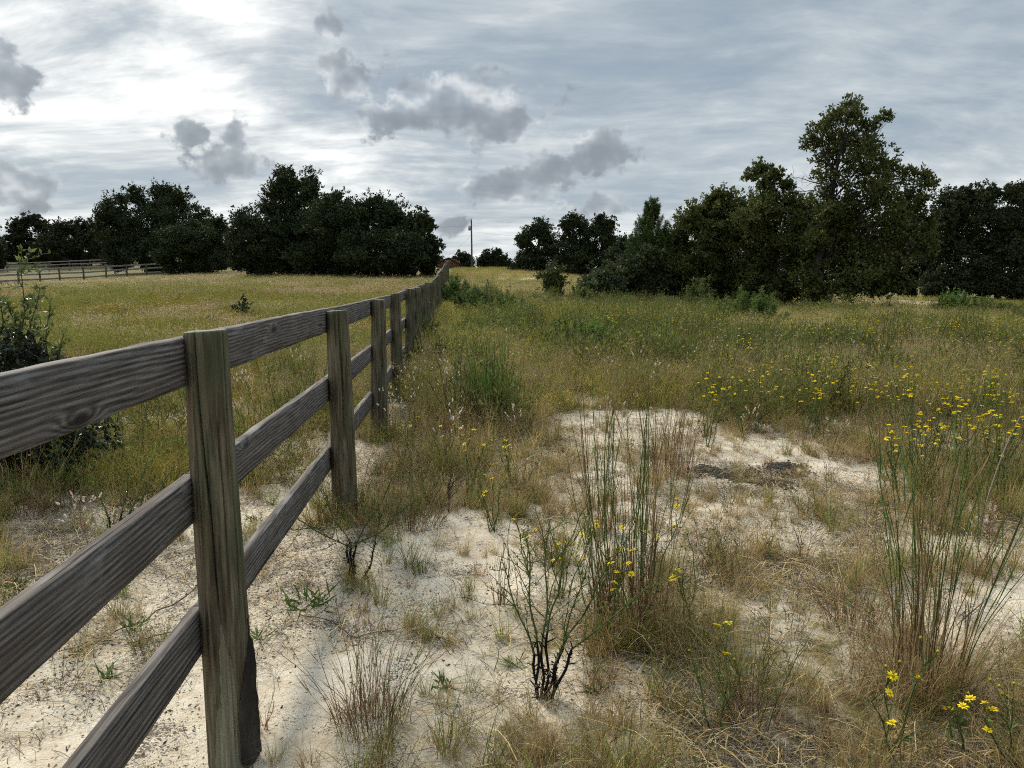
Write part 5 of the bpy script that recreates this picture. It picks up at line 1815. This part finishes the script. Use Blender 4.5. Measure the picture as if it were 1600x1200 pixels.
drifts(pr_y2, [
    (1330, 503, 50, 5, 9, "small yellow wildflower in the drift before the tallest tree"),
    (1450, 500, 50, 6, 14, "small yellow wildflower in the drift before the distant sand strip"),
    (1560, 500, 45, 7, 15, "small yellow wildflower in the drift before the dark wood at the picture edge"),
    (1540, 522, 50, 7, 8, "small yellow wildflower a little nearer than the drift before the dark wood"),
    (1020, 488, 36, 4, 10, "small yellow wildflower in the drift under the young pine"),
    (1080, 496, 36, 5, 10, "small yellow wildflower between the young pine and the feathery weeds"),
    (1040, 522, 40, 7, 6, "small yellow wildflower mixed with white spikes in the mid meadow"),
    (1228, 500, 18, 5, 8, "small yellow wildflower at the tall feathery weed's far side"),
    (1120, 526, 36, 5, 6, "small yellow wildflower in front of the feathery weeds"),
    (958, 492, 12, 4, 5, "small yellow wildflower before the sprawling grey-green bush"),
    (1400, 530, 60, 7, 5, "small yellow wildflower in the open meadow behind the brightest drift")], .72, lambda x, y: 6 < y < 42)


def white_plant(label, base, H, n, seed, group=None, col=(.75, .66, .58), big=1.0):
    """wiry stem topped by short whitish flower spikes"""
    rng = np.random.default_rng(seed)
    root = empty("white_wildflower", base, label, "flower", group)
    sm, fm = MB(), MB()
    P = limb_paths(np.array([[0, 0, -.02]]), np.array([[rng.normal() * .06, rng.normal() * .06, H * .72]]), 8, rng, .05, 0)
    sm.tubes(P, np.linspace(.0026, .0017, 8)[None], (.13, .075, .05), 4)
    st = P[0][rng.integers(5, 8, n)]
    en = st + unit(rng.normal(size=(n, 3)) * np.array([.9, .9, .3]) + np.array([0, 0, .8])) * H * rng.uniform(.12, .28, (n, 1))
    Q = limb_paths(st, en, 6, rng, .06, 0)
    sm.tubes(Q, np.linspace(.0014, .001, 6)[None], (.14, .085, .06), 3)
    L = rng.uniform(.022, .042, n) * big
    D = unit(en - st + np.array([0, 0, .06]))
    for i in range(n):
        k = 22
        o = en[i] + D[i] * (rng.uniform(0, 1, (k, 1)) * L[i])
        A = unit(D[i] * .5 + rdir(k, rng))
        fm.leaves(o, A, unit(np.cross(A, rdir(k, rng))), .0085 * big, .0036 * big, np.array(col) * rng.uniform(.7, 1.15, (k, 1)))
    obj("stems", sm.mesh("stems", M_STEM), root)
    obj("flower_spikes", fm.mesh("flower_spikes", M_PETAL), root, kind="stuff")
    return root


PK = (.72, .60, .53)
for i, (px, pt, H, n, lab, c) in enumerate([
    (112, 775, .46, 14, "pinkish white flower spikes behind the middle rail", PK),
    (800, 632, .45, 9, "pinkish flower spikes at the left edge of the sandy path", PK),
    (935, 622, .45, 7, "white flower spike at the path head, leftmost of a short row", PK),
    (976, 625, .45, 6, "white flower spike in the middle of the row at the path head", PK),
    (1052, 634, .45, 6, "white flower spike at the end of the row nearest the meadow corner", PK),
    (1165, 632, .45, 9, "white flower spikes beside the dark stemmed shrublet", PK),
    (1215, 705, .34, 5, "white flower spike standing on the disturbed dark soil", PK),
    (1305, 712, .36, 5, "white flower spike to the right of the disturbed soil", PK),
    (1585, 812, .40, 10, "pinkish white flower spikes at the picture's far edge", PK),
    (1310, 648, .4, 5, "white flower spikes under the thick yellow flowers", PK)]):
    xx, yy = flower_at(px, pt, H)
    white_plant(lab, (xx, yy, float(terrain(xx, yy))), H, n, 600 + i, None, c)
wp = [white_plant("white wildflower", (0, 0, -50), .62, 5, 640 + i, "g", (.85, .85, .81), .95) for i in range(3)]
drifts(wp, [
    (672, 552, 14, 8, 5, "small white wildflower leaning out of the weeds by the fourth post"),
    (632, 585, 10, 8, 4, "small white wildflower in front of the third and fourth posts"),
    (690, 575, 12, 8, 3, "small white wildflower between the fence and the dense green bunch grass"),
    (605, 618, 8, 8, 3, "small white wildflower at the third post's foot"),
    (700, 632, 10, 6, 2, "small white wildflower low beside the dense green bunch grass")], .6, lambda x, y: x > fence_x(y) + .12)
wp = [white_plant("white wildflower", (0, 0, -50), .6, 5, 660 + i, "g", (.80, .75, .70), 1.15) for i in range(3)]
drifts(wp, [
    (1160, 520, 28, 5, 10, "white flower spikes in the row below the tall feathery weed"),
    (1060, 535, 36, 7, 5, "white flower spikes beside the yellow flowers of the mid meadow"),
    (925, 540, 12, 8, 3, "white flower spikes by the bright green tussocks"),
    (1330, 516, 26, 5, 6, "white flower spikes in the meadow before the tallest tree"),
    (1030, 562, 40, 8, 3, "white flower spikes in the brown grass above the path head")], .58, lambda x, y: 6 < y < 30)
wp = [white_plant("white wildflower", (0, 0, -50), .42, 6, 680 + i, "g", (.74, .70, .63), 1.2) for i in range(3)]
drifts(wp, [
    (200, 466, 22, 5, 7, "white wildflower in the pasture's middle below the round dark bush"),
    (150, 502, 14, 5, 3, "white wildflower in the pasture beside the evergreen shrub's shoots"),
    (365, 456, 36, 5, 5, "white wildflower far out in the pasture above the small dark bush"),
    (560, 456, 36, 5, 6, "white wildflower in the pasture under the dark oak clump"),
    (375, 580, 12, 5, 4, "white wildflower just under the top rail right of the nearest post"),
    (450, 562, 20, 8, 3, "white wildflower behind the rails between the first two posts")], .40, lambda x, y: x < fence_x(y) - .3 and 4 < y < 60)


# ------------------------------------------------------------------ small finds on the sand
def soil_heap():
    """spill of dark dug-up soil crumbs"""
    rng = np.random.default_rng(8)
    c = G(1175, 745)
    mb = MB()
    n = 1700
    q = rng.normal(size=(n, 2)) * np.array([.075, .055]) + np.array([[-.28, .20], [-.16, .10], [-.22, -.02], [.26, .22], [.05, -.34], [.32, .02], [-.08, -.20], [.10, -.22], [.38, .24], [-.30, .08], [.0, .06]])[rng.integers(0, 11, n)]
    ico = np.array([[1, 0, 0], [-1, 0, 0], [0, 1, 0], [0, -1, 0], [0, 0, 1], [0, 0, -1]], float)
    fc = np.array([[0, 2, 4, 4], [2, 1, 4, 4], [1, 3, 4, 4], [3, 0, 4, 4], [2, 0, 5, 5], [1, 2, 5, 5], [3, 1, 5, 5], [0, 3, 5, 5]])
    for (a, b) in q:
        z = float(terrain(c.x + a, c.y + b)) - c.z
        s = rng.uniform(.003, .014) * np.array([1.3, 1.3, .7])
        v = ico * s * rng.uniform(.6, 1.3, (6, 1)) + np.array([a, b, z + .010])
        mb.add(v, fc, np.array((.045, .040, .036)) * rng.uniform(.5, 1.8))
    obj("soil_spill", mb.mesh("soil_spill", M_LITTER), loc=c, kind="stuff", label="crumbly dark soil dug up beside the sandy path")


soil_heap()


def vine(label, pts, r, col, seed, name="dry_vine"):
    rng = np.random.default_rng(seed)
    P = [np.array(G(*p)) for p in pts]
    t = np.linspace(0, len(P) - 1, 40)
    out = []
    for q in t:
        i = min(int(q), len(P) - 2)
        f = q - i
        p = P[i] * (1 - f) + P[i + 1] * f
        p[2] = terrain(p[0], p[1]) + .008 + .012 * abs(sin(q * 4.0 + seed))
        p[:2] += .012 * np.array([sin(q * 6), cos(q * 5)])
        out.append(p)
    o0 = Vector(out[0])
    mb = MB()
    mb.tubes(np.array(out)[None] - np.array(o0), np.full((1, 40), r), col, 5)
    obj(name, mb.mesh(name, M_STEM), loc=o0, label=label, cat="twig")


vine("thin dry stem lying across the sand under the middle rail", [(305, 925), (240, 965), (170, 1000), (105, 1032)], .0035, (.09, .075, .06), 1)
vine("curved dry tendril on the sand under the nearest top rail bay", [(300, 870), (290, 900), (262, 905), (240, 888)], .0022, (.07, .06, .05), 2)
vine("fine dry stem lying towards the lowest rail", [(300, 985), (200, 1010), (150, 1000), (60, 1040)], .002, (.10, .08, .06), 3)
vine("thin dark twig lying near the brown fanned tussock", [(700, 1010), (640, 985), (560, 1000), (470, 960)], .0022, (.08, .065, .05), 4)
vine("pale dry twig on the sand right of the corner bunch grass", [(1510, 980), (1560, 900), (1575, 860)], .003, (.28, .25, .21), 5)
# bleached stick leaning in the weeds at the picture edge
mb = MB()
p0, p1, p2 = np.array(G(1530, 830)), np.array(W(1555, 720, 4.6)), np.array(W(1600, 640, 4.7))
tt = np.linspace(0, 1, 14)[:, None]
Pb = (1 - tt) ** 2 * p0 + 2 * tt * (1 - tt) * p1 + tt ** 2 * p2
mb.tubes((Pb - p0)[None], np.linspace(.0045, .002, 14)[None], (.22, .20, .17), 5)
obj("bleached_stick", mb.mesh("bleached_stick", M_STEM), loc=p0, label="pale bleached stick arching up at the picture edge", cat="stick")
# leafy seedlings on the sand
for i, (px, py, s, lab) in enumerate([(485, 945, 1.2, "little bright green seedling clump on the sand right of the nearest post"), (165, 1060, 1.0, "green broad-bladed seedling under the middle rail"), (20, 925, 1.3, "dark green broad-leaved seedling at the picture edge under the middle rail"), (205, 985, .9, "narrow-leaved seedling beside the dry stem on the sand"), (405, 1000, .9, "single green blade pair sprouting beside the nearest post"), (402, 815, .9, "small dark seedling between the first two posts"), (690, 1075, 1.0, "dark seedling near the brown fanned tussock"), (930, 1085, .9, "green seedling below the middle bunch grass"), (805, 640 + 400, .8, "seedling tuft left of the wispy shrublet")]):
    rng = np.random.default_rng(700 + i)
    mb = MB()
    n = 70 if i == 0 else 22
    P = np.zeros((n, 3))
    P[:, :2] = rng.normal(size=(n, 2)) * (.05 if i == 0 else .018) * s
    A = unit(rng.normal(size=(n, 3)) * np.array([1, 1, .2]) + np.array([0, 0, .75]))
    mb.leaves(P, A, unit(np.cross(A, rdir(n, rng))), rng.uniform(.04, .12, n) * s, .0045 * s, np.array((.075, .125, .032) if i != 2 else (.04, .07, .025)) * rng.uniform(.7, 1.4, (n, 1)), .05)
    root = empty("seedling", G(px, py), lab, "seedling")
    obj("leaves", mb.mesh("leaves", M_GRASS), root)

# ------------------------------------------------------------------ utility pole and far shed
def box(mb, c, s, col=(1, 1, 1)):
    v = np.array([[x, y, z] for x in (-1, 1) for y in (-1, 1) for z in (-1, 1)], float) * np.array(s) / 2 + np.array(c)
    mb.add(v, [[0, 1, 3, 2], [4, 6, 7, 5], [0, 4, 5, 1], [2, 3, 7, 6], [0, 2, 6, 4], [1, 5, 7, 3]], col)


M_POLE = plain_mat("pole_wood", (.085, .075, .065), .9, (3, 3, .4))
M_METAL = plain_mat("galvanised", (.26, .27, .28), .6)
M_SHED = plain_mat("rusty_red_siding", (.17, .07, .045), .85, (1, 1, 3))
M_ROOF = plain_mat("dark_shed_roof", (.045, .042, .042), .8)


def utility_pole():
    d = 158
    base = GX(738, d)
    top = W(736.5, 343, d)
    H = top.z - base.z
    root = empty("utility_pole", base, "wooden utility pole with transformer and wires beyond the rise", "pole")
    mb = MB()
    mb.tubes(np.array([[[0, 0, -.5], [0, 0, H * .5], [-.05, 0, H]]]), np.array([[.21, .17, .14]]), (1, 1, 1), 10)
    obj("pole", mb.mesh("pole", M_POLE, True), root)
    mb = MB()
    mb.tubes(np.array([[[-.42, -.1, H - 2.2], [-.42, -.1, H - 2.15], [-.42, -.1, H - 1.35], [-.42, -.1, H - 1.3]]]), np.array([[.12, .26, .26, .10]]), (1, 1, 1), 12)
    box(mb, (-.2, -.05, H - 1.7), (.3, .08, .5))
    obj("transformer", mb.mesh("transformer", M_METAL, True), root)
    for dz in (0.05, -.55):
        mb = MB()
        mb.tubes(np.array([[[-.12, 0, H + dz], [-.12, 0, H + dz + .12], [-.12, 0, H + dz + .25]]]), np.array([[.05, .09, .04]]), (1, 1, 1), 8)
        obj("insulator", mb.mesh("insulator", M_METAL), root)

    def wire(a, b, sag, r=.011):
        t = np.linspace(0, 1, 24)
        P = np.array(a)[None] * (1 - t[:, None]) + np.array(b)[None] * t[:, None]
        P[:, 2] -= sag * 4 * t * (1 - t)
        m = MB()
        m.tubes(P[None], np.full((1, 24), r), (.05, .05, .05), 4)
        obj("wire", m.mesh("wire", M_STEM), root)
    wire((-.12, 0, H + .2), (70, 16, H - .8), 1.4)
    wire((-.12, 0, H - 2.4), (70, 16, H - 3.0), 1.6)
    wire((-.12, 0, H - 1.2), (-60, -8, H - .6), 1.2)
    wire((0, 0, H - 3.2), (-9.5, 3, -.2), .05)
    return root


utility_pole()
d = 150
b = GX(743.5, d)
mb = MB()
mb.tubes(np.array([[[0, 0, -.3], [0, 0, 1.2], [0, 0, 2.3]]]), np.full((1, 3), .075), (1, 1, 1), 8)
box(mb, (0, 0, 2.35), (.22, .22, .12))
obj("marker_post", mb.mesh("marker_post", plain_mat("white_post", (.6, .6, .58), .6)), loc=b, label="short pale post standing next to the utility pole", cat="post")


def shed():
    d = 118
    c = GX(702, d)
    c.z = W(700, 421, d).z
    root = empty("shed", c, "small rusty red shed with a dark sloping roof at the top of the fence", "shed")
    root.rotation_euler = (0, 0, radians(8))
    zt = W(700, 402.5, d).z - c.z
    w = 1.6
    mb = MB()
    # board walls, one board a piece
    for k in range(9):
        box(mb, (-w + .18 + k * w * 2 / 9, -1.2 + .01 * (k % 2), zt * .38), (w * 2 / 9 - .03, .06, zt * .76))
    box(mb, (-w, .2, zt * .38), (.06, 2.8, zt * .76))
    box(mb, (w, .2, zt * .38), (.06, 2.8, zt * .76))
    box(mb, (0, 1.6, zt * .38), (w * 2, .06, zt * .76))
    obj("wall", mb.mesh("wall", M_SHED), root)
    mb = MB()
    for s in (-1, 1):
        ex = 2.1 if s > 0 else 1.8
        ez = zt * .34 if s > 0 else zt * .66
        v = np.array([[0, -1.5, zt], [0, 1.9, zt], [s * ex, 1.9, ez], [s * ex, -1.5, ez]])
        v2 = v - np.array([0, 0, .12])
        mb.add(np.concatenate([v, v2]), [[0, 1, 2, 3], [7, 6, 5, 4], [0, 3, 7, 4], [1, 5, 6, 2], [3, 2, 6, 7], [0, 4, 5, 1]], (1, 1, 1))
    obj("roof", mb.mesh("roof", M_ROOF), root)
    mb = MB()
    v = np.array([[-w * .95, -1.26, zt * .76], [w * .95, -1.26, zt * .76], [.1, -1.26, zt * .97], [-.1, -1.26, zt * .97]])
    mb.add(np.concatenate([v, v + np.array([0, .05, 0])]), [[0, 1, 2, 3], [7, 6, 5, 4], [0, 3, 7, 4], [1, 5, 6, 2], [3, 2, 6, 7], [0, 4, 5, 1]], (1, 1, 1))
    obj("gable", mb.mesh("gable", M_SHED), root)


shed()
